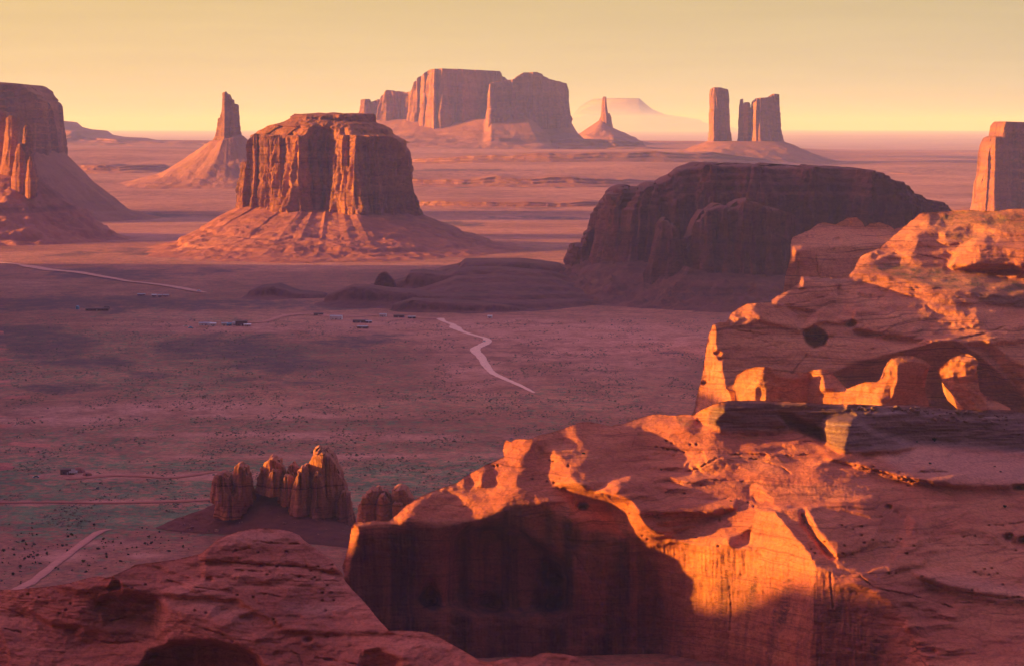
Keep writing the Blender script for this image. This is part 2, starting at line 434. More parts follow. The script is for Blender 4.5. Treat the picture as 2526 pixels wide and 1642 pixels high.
ROADS = []
def road(name, label, fr, pts, w, lift=0.7, colr=(0.56, 0.27, 0.21)):
    P = [gpt(u, v) for u, v in px(fr, pts)]
    Q = []
    for k in range(len(P) - 1):                   # Catmull-Rom through the traced points
        p0 = np.array(P[max(k - 1, 0)]); p1 = np.array(P[k]); p2 = np.array(P[k + 1]); p3 = np.array(P[min(k + 2, len(P) - 1)])
        for t in np.linspace(0, 1, 14, endpoint=False):
            Q.append(0.5 * (2 * p1 + (p2 - p0) * t + (2 * p0 - 5 * p1 + 4 * p2 - p3) * t * t + (3 * p1 - p0 - 3 * p2 + p3) * t ** 3))
    Q.append(np.array(P[-1])); Q = np.array(Q)
    ROADS.append((Q[::4], np.max(w) * 0.6 + 4))
    d = np.gradient(Q[:, :2], axis=0); d /= np.linalg.norm(d, axis=1)[:, None] + 1e-9
    nrm = np.stack([-d[:, 1], d[:, 0]], -1)
    s = np.arange(len(Q))
    ww = (w if np.isscalar(w) else np.interp(s, np.linspace(0, len(Q) - 1, len(w)), w)) * (1 + 0.22 * pnoise(s * 0.31, 0.5, 0.2))
    rows = []
    for k, hgt in ((-1.0, -0.3), (-0.8, 0.0), (-0.3, 0.05), (0.3, 0.05), (0.8, 0.0), (1.0, -0.3)):
        p = Q.copy(); p[:, :2] += nrm * (ww * 0.5 * k * (1 + 0.12 * pnoise(s * 0.5, k * 3, 1.1)))[:, None]
        p[:, 2] = terrain(p[:, 0], p[:, 1]) + lift + hgt
        rows.append(p)
    V = np.stack(rows, 1); n, m = V.shape[:2]
    i = np.arange(n * m).reshape(n, m)
    f = np.stack([i[:-1, :-1], i[:-1, 1:], i[1:, 1:], i[1:, :-1]], -1).reshape(-1, 4)
    q = N(name + '_dirt')
    g = q.noise(q.pos, 0.12, 5, 0.6)
    c = q.ramp(g, (0.3, tuple(x * 0.78 for x in colr)), (0.7, colr))
    o = mesh_obj(name, V.reshape(-1, 3), f, q.fin(c), flip=True)
    return tag(o, label, kind='structure')
road('dirt_road', 'pale dirt road winding down the valley floor', 'G2',
     [(1075, 352), (1100, 370), (1150, 388), (1165, 405), (1210, 430), (1290, 455), (1345, 470), (1360, 490), (1330, 510), (1290, 530), (1290, 550), (1320, 580), (1350, 630), (1390, 675), (1460, 710), (1547, 748), (1620, 785), (1640, 796)],
     [11, 7, 7, 14, 8, 7, 8, 11, 12, 12, 12, 10, 9, 8, 7, 6, 4, 2], colr=(0.78, 0.46, 0.37))
road('dirt_track', 'straight sandy track in front of the layered dome', 'E', [(80, 880), (180, 800), (300, 740), (420, 650), (520, 570), (640, 480), (760, 390), (880, 300), (970, 245), (1080, 222)], [7, 7, 6.5, 6, 6, 6, 6, 6, 6, 3], colr=(0.50, 0.20, 0.16))
road('dirt_road', 'long pale road crossing the plain under the butte', 'D', [(-60, 112), (0, 118), (100, 126), (180, 140), (300, 160), (440, 172), (580, 195), (690, 214), (760, 228), (860, 238), (960, 250), (1060, 266), (1140, 282), (1210, 295)], [22, 26, 14, 26, 30, 26, 20, 16, 12, 16, 16, 18, 18, 8], 1.5)
road('dirt_track', 'faint red track behind the left pinnacles', 'G1', [(-40, 1452), (0, 1450), (300, 1448), (600, 1452), (900, 1446), (1100, 1440), (1300, 1428)], [5, 7, 6, 6, 10, 11, 8], colr=(0.36, 0.125, 0.09))
road('dirt_track', 'faint red track beside the small dark hut', 'G1', [(400, 1310), (640, 1290), (820, 1290), (1000, 1302), (1150, 1285), (1290, 1262)], [8, 12, 10, 6, 9, 6], colr=(0.36, 0.125, 0.09))
road('dirt_track', 'pale track through the settlement under the low ledges', 'G2', [(-260, 372), (0, 376), (120, 345), (200, 330), (330, 326), (470, 345), (700, 335), (860, 342), (960, 350), (1075, 353)], [8, 14, 10, 20, 22, 12, 16, 14, 14, 16], 1.0, (0.50, 0.20, 0.155))

# ------------------------------------------------------------------ buttes
def ell(fx, e=2.0):
    return np.maximum(0, 1 - np.abs(2 * fx - 1) ** e) ** (1 / e)

def ringgrid(rings, close_top=True):
    V = np.stack(rings, 0); L, n = V.shape[:2]
    i = np.arange(L * n).reshape(L, n)
    j = np.roll(i, -1, 1)
    f = np.stack([i[:-1], j[:-1], j[1:], i[1:]], -1).reshape(-1, 4)
    return V.reshape(-1, 3), f

def rdist(n):
    a = (1 - np.cos(np.linspace(0, np.pi, n))) / 2
    return 0.5 * a + 0.5 * np.linspace(0, 1, n)

def butte(parent, uL, uR, top, foot, Y, b, g=None, e=2.6, nf=240, nb=60, nlev=50, flute=(8, 40), rough=3.0, batter=0.08, ledge=1.5,
          mat=None, name='cliff', seed=0.0, roundtop=0.03, inset=None, jag=0.0, lean=0.0, below=30.0, capdome=0.0, steps=None):
    """cliff of a butte between picture columns uL..uR at forward distance Y; top, foot = outline points (u, v)"""
    fx = np.concatenate([rdist(nf), rdist(nb)[::-1][1:-1]])
    front = np.arange(len(fx)) < nf
    u = uL + (uR - uL) * fx
    tu, tv = zip(*top)
    vt = np.interp(u, tu, tv)
    if isinstance(foot, (int, float)): vf = np.full_like(u, foot)
    else: vf = np.interp(u, *zip(*foot))
    x = xof(u, vf, Y)
    gg = ell(fx, e) if g is None else np.interp(fx, *zip(*g))
    y = np.where(front, Y - b * gg, Y + b * ell(fx, e))
    zt, zf = zof(vt, Y), zof(vf, Y)
    dx, dy = np.roll(x, -1) - np.roll(x, 1), np.roll(y, -1) - np.roll(y, 1)
    l = np.hypot(dx, dy) + 1e-9
    nx, ny = dy / l, -dx / l
    k = 5
    nx = sum(np.roll(nx, s) for s in range(-k, k + 1)) / (2 * k + 1); ny = sum(np.roll(ny, s) for s in range(-k, k + 1)) / (2 * k + 1)
    l = np.hypot(nx, ny) + 1e-9; nx /= l; ny /= l
    if jag: zt = zt + jag * (fbm(x / (flute[1] * 0.7), y / (flute[1] * 0.7), seed + 3, 3) + np.round(1.6 * pnoise(x / (flute[1] * 0.9), y / (flute[1] * 0.9), seed)) * 0.6)
    hgt = np.maximum(zt - zf, 1.0); hm = hgt.max()
    A, lam = flute
    ts = np.concatenate([[-below / hm], np.linspace(0, 1 - roundtop, nlev), 1 - roundtop * np.cos(np.linspace(0.4, np.pi / 2, 6))])
    rings = []
    for t in ts:
        z = zf + hgt * t
        px_, py_ = x / lam, y / lam
        d = A * ridged(px_ + seed, py_, z / (lam * 12.0) + seed, 3) * (1 - 0.3 * max(t, 0)) - A * 0.95
        d = d + rough * (0.75 * fbm(x / (lam * 0.32) + seed, y / (lam * 0.32), z / (lam * 3.0), 4) + 0.35 * fbm(x / (lam * 0.35), y / (lam * 0.35), z / (lam * 0.5) + seed, 3))
        d = d + batter * hm * (1 - np.clip(t, 0, 1)) ** 1.6
        if ledge:
            s = z / (hm * 0.11) + 1.2 * fbm(x / (lam * 5), y / (lam * 5), seed, 2)
            d = d - ledge * (np.abs(np.mod(s, 1) - 0.5) < 0.08)
        for (tt, inn) in (steps or ()): d = d - inn * float(sstep(tt - 0.02, tt + 0.02, t))
        over = max(0.0, (t - (1 - roundtop)) / max(roundtop, 1e-6))
        d = d - (1 - math.sqrt(max(0, 1 - over * over))) * (roundtop * hm if inset is None else inset)
        rings.append(np.stack([x + nx * d + lean * hm * max(t, 0), y + ny * d, z], -1))
    last = rings[-1]
    yc = 0.5 * (last[:, 1].max() + last[:, 1].min())
    xc = last[:, 0].mean()
    for s in (0.94, 0.85, 0.72, 0.55, 0.35, 0.15, 0.0):
        p = last.copy()
        p[:, 1] = yc + (last[:, 1] - yc) * s
        p[:, 0] = last[:, 0] * (1 - 0.03 * (1 - s)) + xc * 0.03 * (1 - s)
        p[:, 2] = last[:, 2] + capdome * (1 - s * s) + (1 - s) * rough * 0.25 * fbm(p[:, 0] / lam, p[:, 1] / lam, seed, 3)
        rings.append(p)
    V, f = ringgrid(rings)
    o = mesh_obj(name, V, f, mat or butte_rock, parent)
    return o, (x, y, zf, fx, front)

def talus(parent, ring, uTL, uTR, Y, b, zb, steps=((0, 0), (1, 1)), nk=50, gully=(10, 60), rough=4.0, mat=None, name='talus_slope', seed=0.0, vref=None, wob=0.12, inner=1.0):
    """slope of fallen rock from the cliff foot out to an ellipse on the ground; steps = (outward share, downward share)"""
    x, y, zf, fx, front = ring
    vr = vref if vref is not None else 500
    xl, xr = float(xof(uTL, vr, Y)), float(xof(uTR, vr, Y))
    xo = xl + (xr - xl) * fx
    yo = np.where(front, Y - b * ell(fx), Y + b * ell(fx))
    xm, ym = (xl + xr) / 2, Y
    th = np.arctan2(yo - ym, xo - xm)
    k2 = 1 + wob * fbm(np.cos(th) * 1.7 + seed, np.sin(th) * 1.7, seed, 4)
    xo, yo = xm + (xo - xm) * k2, ym + (yo - ym) * k2
    zo = np.full_like(xo, zb) if np.isscalar(zb) else zb(xo, yo)
    ko, kd = zip(*steps)
    A, lam = gully
    rings = []
    for k in np.concatenate([[-0.06], np.linspace(0, 1, nk), [1.02]]):
        kk = np.interp(k, ko, kd) if k <= 1 else 1.0
        X = x + (xo - x) * k; Yy = y + (yo - y) * k
        z = zf + (zo - zf) * kk
        if k < 0: z = z + 6
        env = math.sin(math.pi * min(max(k, 0), 1)) ** 0.6
        d = env * A * fbm(X / lam + seed, Yy / lam, z / (lam * 6), 3) + env * rough * 0.35 * fbm(X / (lam * 0.3), Yy / (lam * 0.3), seed, 3)
        d = d + env * rough * 0.5 * np.maximum(0, pnoise(X / (lam * 0.2) + 7, Yy / (lam * 0.2), z / (lam * 0.2)) - 0.38) * 4
        z = z + d
        if k > 1: z = z - 12
        rings.append(np.stack([X, Yy, z], -1))
    V, f = ringgrid(rings)
    return mesh_obj(name, V, f, mat or talus_mat, parent)

def place(u, v, Y):
    return (float(xof(u, v, Y)), Y, 0.0)

# the big butte in the middle of the valley
def main_butte():
    Y = 6700
    r = empty('butte', place(810, 600, Y), label='broad flat-topped butte standing alone on the valley floor, its left walls sunlit', cat='butte', group='buttes of the valley')
    top = px('S2', [(225, 720), (258, 735), (275, 620), (290, 572), (312, 555), (340, 560), (560, 566), (750, 560), (1000, 565), (1120, 562), (1185, 585), (1220, 625), (1238, 700), (1262, 900), (1285, 1000)])
    foot = px('S2', [(228, 975), (330, 985), (440, 1000), (610, 1010), (740, 980), (830, 1010), (920, 1015), (1290, 1025)])
    uL, uR = px('S2', [(232, 0), (1284, 0)]); uL, uR = uL[0], uR[0]
    g = [(0, 0), (0.03, 0.22), (0.09, 0.30), (0.10, 0.24), (0.16, 0.50), (0.24, 0.66), (0.25, 0.60), (0.31, 0.82), (0.355, 0.96), (0.375, 0.88), (0.40, 0.70), (0.43, 0.74), (0.45, 0.62), (0.485, 0.55), (0.50, 0.72), (0.515, 0.66), (0.56, 0.86), (0.60, 0.98), (0.63, 0.94), (0.67, 1.12), (0.69, 1.10), (0.72, 0.98), (0.80, 0.90), (0.86, 0.74), (0.92, 0.60), (0.97, 0.36), (1, 0)]
    o, ring = butte(r, uL, uR, top, foot, Y, 175, g, 2.6, 560, 90, 100, (15, 24), 6.0, 0.05, 2.0, butte_rock, 'cliff', 1.3, 0.03, below=25)
    # sloping shoulders and the rimrock above the cliff
    rings = []
    sh = [(px('S2', [(300, 575)])[0], px('S2', [(1215, 612)])[0], 0.98), (px('S2', [(330, 552)])[0], px('S2', [(1185, 588)])[0], 0.92), (px('S2', [(415, 508)])[0], px('S2', [(1122, 560)])[0], 0.82), (px('S2', [(420, 505)])[0], px('S2', [(1112, 530)])[0], 0.80), (px('S2', [(500, 484)])[0], px('S2', [(1060, 500)])[0], 0.68),
          (px('S2', [(540, 462)])[0], px('S2', [(1018, 488)])[0], 0.58), (px('S2', [(538, 456)])[0], px('S2', [(1024, 462)])[0], 0.58), (px('S2', [(566, 443)])[0], px('S2', [(1012, 440)])[0], 0.52)]
    fx = np.concatenate([rdist(260), rdist(80)[::-1][1:-1]]); front = np.arange(len(fx)) < 260
    gg = np.interp(fx, *zip(*g))
    keys = np.linspace(0, len(sh) - 1, 44)
    for kq in keys:
        i = min(int(kq), len(sh) - 2); t = kq - i
        L = [a * (1 - t) + b_ * t for a, b_ in zip(sh[i][0], sh[i + 1][0])]; Rr = [a * (1 - t) + b_ * t for a, b_ in zip(sh[i][1], sh[i + 1][1])]; bb = (sh[i][2] * (1 - t) + sh[i + 1][2] * t) * 165
        uu = L[0] + (Rr[0] - L[0]) * fx; vv = L[1] + (Rr[1] - L[1]) * fx
        w = min(1, kq / 4)
        X = xof(uu, vv, Y); yy = np.where(front, Y - bb * ((1 - w) * gg + w * ell(fx, 2.6)), Y + bb * ell(fx, 2.6))
        z = zof(vv, Y)
        d = 6 * fbm(X / 30, yy / 30, z / 25, 4) + 3 * np.maximum(0, pnoise(X / 9, yy / 9, z / 9)) * 2 + 4 * ridged(X / 22, yy / 22, z / 90, 2) * (1 - w * 0.4)
        cx = X.mean(); ln = np.hypot(X - cx, (yy - Y)) + 1
        rings.append(np.stack([X + (X - cx) / ln * d, yy + (yy - Y) / ln * d, z], -1))
    last = rings[-1]
    for s in (0.9, 0.7, 0.4, 0.0):
        p = last.copy(); p[:, 1] = Y + (last[:, 1] - Y) * s; p[:, 2] += 3 * (1 - s) + (1 - s) * 3 * fbm(p[:, 0] / 40, p[:, 1] / 40, 3.0, 3); rings.append(p)
    V, f = ringgrid(rings)
    mesh_obj('caprock', V, f, butte_rock, r)
    talus(r, ring, 360, 1300, Y - 60, 760, lambda x, y: terrain(x, y) - 2, ((0, 0), (0.22, 0.30), (0.40, 0.52), (0.42, 0.58), (0.62, 0.76), (0.64, 0.83), (0.82, 0.93), (1, 1)), 130, (6, 60), 2.6, talus_mat, seed=2.0, vref=600)
main_butte()

def left_group():
    Y = 8700
    r = empty('mesa', place(-40, 540, Y), label='big dark mesa cut off by the left edge of the photo, behind orange spires', cat='mesa', group='buttes of the valley')
    top = px('S1', [(-800, 240), (0, 247), (90, 258), (205, 264), (228, 285), (272, 318), (285, 340), (320, 362), (334, 385), (340, 420), (345, 560), (352, 640)])
    o, ring = butte(r, -330, 145.5, top, px('S1', [(-800, 650), (0, 655), (352, 660)]), Y, 330, [(0, 0), (0.1, 0.5), (0.5, 0.8), (0.62, 0.95), (0.75, 0.8), (0.92, 0.55), (0.97, 0.35), (1, 0)], 2.8, 300, 70, 60, (11, 60), 4, 0.03, 2.5, butte_rock, 'cliff', 4.1, 0.04)
    talus(r, ring, -620, 395, Y, 560, lambda x, y: terrain(x, y) - 3, ((0, 0), (0.3, 0.42), (0.33, 0.47), (0.62, 0.80), (0.66, 0.86), (1, 1)), 70, (9, 110), 4, far_talus, seed=5.0, vref=520)
    Y = 7200
    r = empty('spire_group', place(20, 560, Y), label='cluster of thin spires on a red slope before the big mesa', cat='butte', group='buttes of the valley')
    cols = [(-70, 30, [(-70, 285), (-20, 270), (8, 274), (22, 276), (30, 290)], 430, 45), (18, 50, [(18, 290), (30, 284), (44, 286), (47, 300), (50, 330)], 432, 40), (58, 79, [(58, 330), (62, 312), (68, 306), (74, 308), (77, 340), (79, 372)], 444, 22), (40, 62, [(40, 372), (48, 356), (56, 354), (62, 380)], 438, 26), (70, 84, [(70, 400), (75, 386), (80, 386), (84, 405)], 446, 16), (-12, 14, [(-12, 345), (-4, 335), (6, 337), (14, 365)], 434, 60)]
    for i, (a, b_, tp, ft, bb) in enumerate(cols):
        butte(r, a, b_, tp, ft, Y + (90, 0, -70, -110, -150, 120)[i], bb, None, 2.4, 90, 30, 50, (2.5, 16), 2.0, 0.12, 0.8, butte_rock, 'spire', 7 + i, 0.05, below=40)
    fx = np.concatenate([rdist(200), rdist(60)[::-1][1:-1]]); front = np.arange(len(fx)) < 200
    u = -90 + (92 + 90) * fx
    x = xof(u, 432, Y); y = np.where(front, Y - 70 * ell(fx), Y + 70 * ell(fx)); zf = zof(435 + 0.0 * u, Y)
    talus(r, (x, y, zf, fx, front), -360, 330, Y, 520, lambda x_, y_: terrain(x_, y_) - 2, ((0, 0), (0.3, 0.40), (0.5, 0.60), (0.52, 0.65), (0.75, 0.86), (0.78, 0.92), (1, 1)), 100, (13, 50), 6, talus_mat, seed=8.0, vref=590)
left_group()

def finger():
    Y = 11500
    r = empty('butte', place(560, 470, Y), label='jagged finger-like tower on a pale cone-shaped slope behind the broad butte', cat='butte', group='buttes of the valley')
    ft = px('S1', [(1285, 580), (1420, 560)])
    A = px('S1', [(1310, 470), (1322, 440), (1330, 370), (1333, 312), (1343, 306), (1352, 318), (1368, 322), (1378, 348), (1390, 354), (1392, 378), (1402, 384), (1410, 378), (1420, 382), (1421, 430)])
    a0, a1 = A[0][0], A[-1][0]
    o, ring = butte(r, px('S1', [(1288, 0)])[0][0], a1, px('S1', [(1288, 560), (1296, 480), (1304, 462)]) + A, px('S1', [(1285, 590), (1330, 588), (1420, 556)]), Y, 62, [(0, 0), (0.3, 0.6), (0.45, 1.0), (0.6, 0.8), (0.8, 0.7), (1, 0)], 2.6, 200, 50, 60, (5, 40), 3, 0.05, 1.5, far_rock, 'tower', 3.0, 0.02, below=40)
    talus(r, ring, 290, 800, Y, 520, lambda x, y: terrain(x, y) - 4, ((0, 0), (0.06, 0.05), (0.3, 0.42), (0.6, 0.78), (1, 1)), 70, (8, 110), 3, far_talus, seed=3.3, vref=470)
finger()

def back_mesas():
    Y = 17000
    r = empty('mesa', place(1160, 350, Y), label='largest distant mesa with two flat summits, above and behind the broad butte', cat='mesa', group='buttes of the valley')
    t1 = px('S3', [(60, 430), (72, 358), (80, 350), (108, 352), (114, 376), (130, 378), (150, 366), (176, 352), (182, 380), (190, 380), (200, 330), (230, 298), (262, 300), (275, 310), (300, 304), (345, 312), (385, 300), (392, 250), (425, 222), (490, 180), (560, 175), (690, 178), (840, 184), (908, 186), (912, 198), (945, 228), (950, 240)])
    g1 = [(0, 0), (0.05, 0.32), (0.12, 0.26), (0.2, 0.40), (0.33, 0.36), (0.36, 0.52), (0.40, 0.60), (0.42, 0.56), (0.45, 0.80), (0.47, 0.74), (0.52, 1.0), (0.54, 0.92), (0.57, 1.0), (0.66, 0.88), (0.70, 0.92), (0.86, 0.6), (1, 0.3)]
    o, ring = butte(r, t1[0][0], t1[-1][0], t1, px('S3', [(60, 470), (300, 470), (520, 462), (640, 465), (950, 470)]), Y, 420, g1, 2.6, 360, 60, 50, (26, 70), 12, 0.06, 1.5, far_rock, 'cliff', 2.2, 0.03, below=60)
    t2 = px('S3', [(826, 330), (838, 300), (845, 262), (860, 256), (980, 238), (1045, 198), (1128, 194), (1200, 234), (1302, 256), (1306, 262), (1314, 360), (1320, 440)])
    o, ring2 = butte(r, t2[0][0], t2[-1][0], t2, px('S3', [(826, 470), (1320, 468)]), Y - 250, 400, [(0, 0), (0.02, 0.5), (0.05, 1.05), (0.2, 1.0), (0.28, 0.93), (0.33, 0.96), (0.5, 0.82), (0.55, 0.84), (0.85, 0.5), (1, 0)], 3.0, 280, 60, 50, (18, 70), 9, 0.04, 1.5, far_rock, 'cliff', 6.2, 0.03, below=60)
    fx = np.concatenate([rdist(260), rdist(60)[::-1][1:-1]]); front = np.arange(len(fx)) < 260
    u = t1[0][0] + (t2[-1][0] - t1[0][0]) * fx
    x = xof(u, 295, Y); y = np.where(front, Y - 540 * np.interp(fx, [0, .1, .4, .6, .63, .8, 1], [0, .3, .55, .85, 1.2, 1.2, 0]), Y + 420 * ell(fx)); zf = zof(296 + 0.0 * u, Y)
    talus(r, (x, y, zf, fx, front), 740, 1490, Y, 1300, lambda x_, y_: terrain(x_, y_) - 5, ((0, 0), (0.2, 0.42), (0.42, 0.66), (0.46, 0.75), (0.7, 0.90), (1, 1)), 60, (16, 240), 8, far_talus, seed=9.0, vref=360)
    Y = 18500
    r = empty('butte', place(1494, 350, Y), label='thin lone needle on a small pointed hill, right of the largest distant mesa', cat='butte', group='buttes of the valley')
    o, ring = butte(r, *[p[0] for p in px('S4', [(294, 0), (357, 0)])], px('S4', [(294, 320), (300, 270), (305, 196), (310, 190), (326, 192), (329, 240), (336, 290), (348, 290), (353, 300), (357, 330)]), px('S4', [(294, 325), (357, 372)]), Y, 55, None, 2.4, 120, 40, 40, (6, 45), 4, 0.06, 2, far_rock, 'needle', 1.7, 0.02, below=60)
    talus(r, ring, px('S4', [(40, 0)])[0][0], px('S4', [(620, 0)])[0][0], Y, 560, lambda x, y: terrain(x, y) - 4, ((0, 0), (0.12, 0.16), (0.45, 0.55), (0.55, 0.62), (0.6, 0.74), (1, 1)), 50, (10, 140), 4, far_talus, seed=1.0, vref=350)
    Y = 14500
    r = empty('butte', place(1860, 390, Y), label='three straight towers in a row on one low slope near the horizon', cat='butte', group='buttes of the valley')
    butte(r, *[p[0] for p in px('S4', [(940, 0), (1068, 0)])], px('S4', [(940, 440), (947, 300), (951, 145), (962, 136), (1000, 136), (1048, 148), (1052, 165), (1056, 300), (1068, 450)]), px('S4', [(940, 475), (1070, 465)]), Y, 100, [(0, 0), (0.06, 0.6), (0.16, 1.0), (0.5, 0.85), (0.85, 0.6), (1, 0)], 3.2, 160, 50, 60, (11, 40), 4, 0.02, 1, far_rock, 'tower', 2.7, 0.015, below=80)
    butte(r, *[p[0] for p in px('S4', [(1116, 0), (1184, 0)])], px('S4', [(1116, 330), (1122, 250), (1128, 206), (1134, 204), (1138, 236), (1150, 232), (1156, 224), (1176, 224), (1182, 240), (1184, 320)]), px('S4', [(1112, 462), (1184, 462)]), Y, 60, None, 2.8, 120, 40, 60, (5, 40), 3, 0.03, 2, far_rock, 'tower', 5.7, 0.015, below=80)
    butte(r, *[p[0] for p in px('S4', [(1188, 0), (1385, 0)])], px('S4', [(1188, 320), (1191, 240), (1205, 212), (1222, 200), (1300, 194), (1318, 182), (1330, 174), (1350, 176), (1354, 200), (1356, 300), (1368, 390), (1385, 460)]), px('S4', [(1186, 462), (1385, 468)]), Y, 130, [(0, 0), (0.05, 0.7), (0.10, 1.0), (0.18, 0.92), (0.22, 1.0), (0.5, 0.85), (0.8, 0.6), (1, 0)], 3.0, 200, 50, 60, (12, 42), 5, 0.02, 1, far_rock, 'tower', 8.7, 0.02, below=80)
    fx = np.concatenate([rdist(200), rdist(60)[::-1][1:-1]]); front = np.arange(len(fx)) < 200
    a, b_ = px('S4', [(915, 470), (1400, 470)]); u = a[0] + (b_[0] - a[0]) * fx
    x = xof(u, 350, Y); y = np.where(front, Y - 170 * ell(fx, 3), Y + 150 * ell(fx, 3)); zf = zof(352 + 0.0 * u, Y)
    talus(r, (x, y, zf, fx, front), px('S4', [(740, 0)])[0][0], px('S5', [(440, 0)])[0][0], Y, 700, lambda x_, y_: terrain(x_, y_) - 4, ((0, 0), (0.3, 0.36), (0.6, 0.72), (1, 1)), 50, (10, 140), 4, far_talus, seed=4.0, vref=400)
    Y = 9000
    r = empty('butte', place(2560, 520, Y), label='tall butte cut off by the right edge, beyond the sunlit ridge', cat='butte', group='buttes of the valley')
    t = px('S5', [(1250, 620), (1258, 480), (1272, 430), (1290, 330), (1302, 250), (1315, 200), (1340, 188), (1376, 184), (1380, 125), (1398, 97), (1547, 102), (1900, 110), (2100, 220), (2150, 500)])
    o, ring = butte(r, t[0][0], t[-1][0], t, 520, Y, 170, [(0, 0), (0.02, 0.42), (0.05, 0.62), (0.06, 0.58), (0.085, 0.84), (0.11, 0.80), (0.3, 0.62), (0.32, 0.66), (0.6, 0.45), (1, 0)], 2.6, 300, 60, 60, (8, 40), 4, 0.03, 2.5, butte_rock, 'cliff', 3.9, 0.03, below=30)
    talus(r, ring, 2290, 2980, Y, 500, lambda x, y: terrain(x, y) - 3, ((0, 0), (0.5, 0.6), (1, 1)), 40, (14, 80), 6, far_talus, seed=6.0, vref=540)
back_mesas()

# low ridges and benches of the far plain: terrain
def bench(name, label, top, Y, b, mat=None, seed=0.0, rough=1.0, stair=0, skirt=0):
    u0, u1 = top[0][0], top[-1][0]
    fx = np.concatenate([rdist(160), rdist(50)[::-1][1:-1]]); front = np.arange(len(fx)) < 160
    u = u0 + (u1 - u0) * fx; v = np.interp(u, *zip(*top))
    z1 = zof(v, Y); x = xof(u, v, Y)
    rings = []
    for k in np.linspace(0, 1, 90 if stair else 40):
        s = np.interp(k, [0, 0.25, 0.5, 0.75, 1], [1.35, 1.2, 1.05, 1.0, 0.97] if not stair else [1.5, 1.15, 0.8, 0.45, 0.12]) 
        if skirt: s = np.interp(k, [0, 0.72, 0.86, 1], [skirt, 1.25, 1.05, 0.9])
        y = np.where(front, Y - b * s * ell(fx, 2.4), Y + b * s * ell(fx, 2.4))
        xx = x + (s - 1) * (b * (0.5 if skirt else 1) if not stair else 60) * (2 * fx - 1)
        y = y + rough * (0.12 * b * fbm(xx / (b * 0.5), y / (b * 0.5), seed, 4) + 0.03 * b * ridged(xx / (b * 0.2), y / (b * 0.2), seed, 2))
        zg = terrain(xx, y) - 8
        hk = np.interp(k, [0, 0.2, 0.26, 0.5, 0.56, 0.8, 0.88, 1], [0, 0.2, 0.34, 0.5, 0.66, 0.80, 0.96, 1]) + 0 * z1
        if skirt: hk = np.interp(k, [0, 0.35, 0.72, 0.80, 0.86, 0.93, 1], [0, 0.12, 0.46, 0.55, 0.86, 0.95, 1]) + 0 * z1
        if stair:
            q_ = k * stair + 0.35 * fbm(xx / 260, y / 260, seed, 3); fr_ = np.mod(q_, 1)
            hk = np.clip((np.floor(q_) + sstep(0.62, 0.98, fr_) * 0.75 + fr_ * 0.25) / stair, 0, 1)
            hk = hk * sstep(0, 0.05, k) if k < 1 else 1.0 + 0 * z1
        z = zg + (z1 - zg) * hk
        rings.append(np.stack([xx, y, z], -1))
    last = rings[-1]
    for s in (0.7, 0.35, 0.0):
        p = last.copy(); p[:, 1] = Y + (last[:, 1] - Y) * s; rings.append(p)
    V, f = ringgrid(rings)
    o = mesh_obj(name, V, f, mat or far_talus)
    return tag(o, label, kind='structure')
bench('hills', 'long low ridge behind the left mesa', px('S1', [(200, 470), (345, 485), (365, 490), (380, 515), (430, 530), (540, 540), (560, 565), (640, 580), (780, 585), (830, 598), (1230, 600), (1600, 606)]), 20000, 900, seed=1)
bench('hills', 'faint flat bench on the hazy plain', px('S5', [(150, 330), (250, 292), (400, 290), (690, 296), (740, 306), (775, 330), (900, 345)]), 21000, 900, seed=2)
bench('hills', 'faint bench beyond the sunlit ridge', px('S5', [(640, 430), (690, 396), (790, 400), (900, 440), (1010, 458), (1260, 472), (1500, 480)]), 13500, 500, seed=3)
bench('hills', 'far hazy bench under the horizon', px('S5', [(800, 350), (950, 335), (1300, 343), (1800, 345)]), 26000, 900, seed=4)
bench('hills', 'low dark bench running from the needle to the towers', px('S4', [(-700, 500), (-300, 470), (100, 440), (360, 450), (530, 460), (545, 488), (700, 500), (850, 512), (1000, 540)]), 16800, 500, seed=5)
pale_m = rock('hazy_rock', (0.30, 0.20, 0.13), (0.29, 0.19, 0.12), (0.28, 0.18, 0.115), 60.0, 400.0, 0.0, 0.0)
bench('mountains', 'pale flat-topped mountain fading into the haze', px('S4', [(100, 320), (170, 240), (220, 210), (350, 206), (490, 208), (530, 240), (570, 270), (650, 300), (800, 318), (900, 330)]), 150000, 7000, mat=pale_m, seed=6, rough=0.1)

def scarp(label, u0, u1, Y, up, b, seed):
    us = np.linspace(u0, u1, 26)
    X = (us - U0) / F * Y
    z = terrain(X, np.full_like(X, Y)) + up * (1 + 0.5 * fbm(us / 70.0, 0.3, seed, 3)) * np.sin(np.linspace(0.05, np.pi - 0.05, 26)) ** 0.3
    v = [float(V0 - F * math.tan(math.atan((zz - H) / Y) + PITCH)) for zz in z]
    bench('hills', label, list(zip(us, v)), Y, b, seed=seed, rough=0.45)
scarp('low dark scarp crossing the plain right of the broad butte', 900, 1640, 11300, 22, 260, 21)
scarp('long low step in the pink plain behind the broad butte', 960, 1560, 9600, 12, 200, 22)
scarp('low step in the plain under the three towers', 1000, 1900, 13600, 26, 300, 23)
scarp('low dark step between the left mesa and the finger tower', 150, 420, 13000, 25, 300, 24)

# ------------------------------------------------------------------ near rock masses
def unproject(U, V, D):
    """world points at forward distance D on picture position U, V"""
    t = (V0 - V) / F
    k = D / (cp + t * sp)
    return np.stack([k * (U - U0) / F, D + 0 * U, H + k * (-sp + t * cp)], -1)

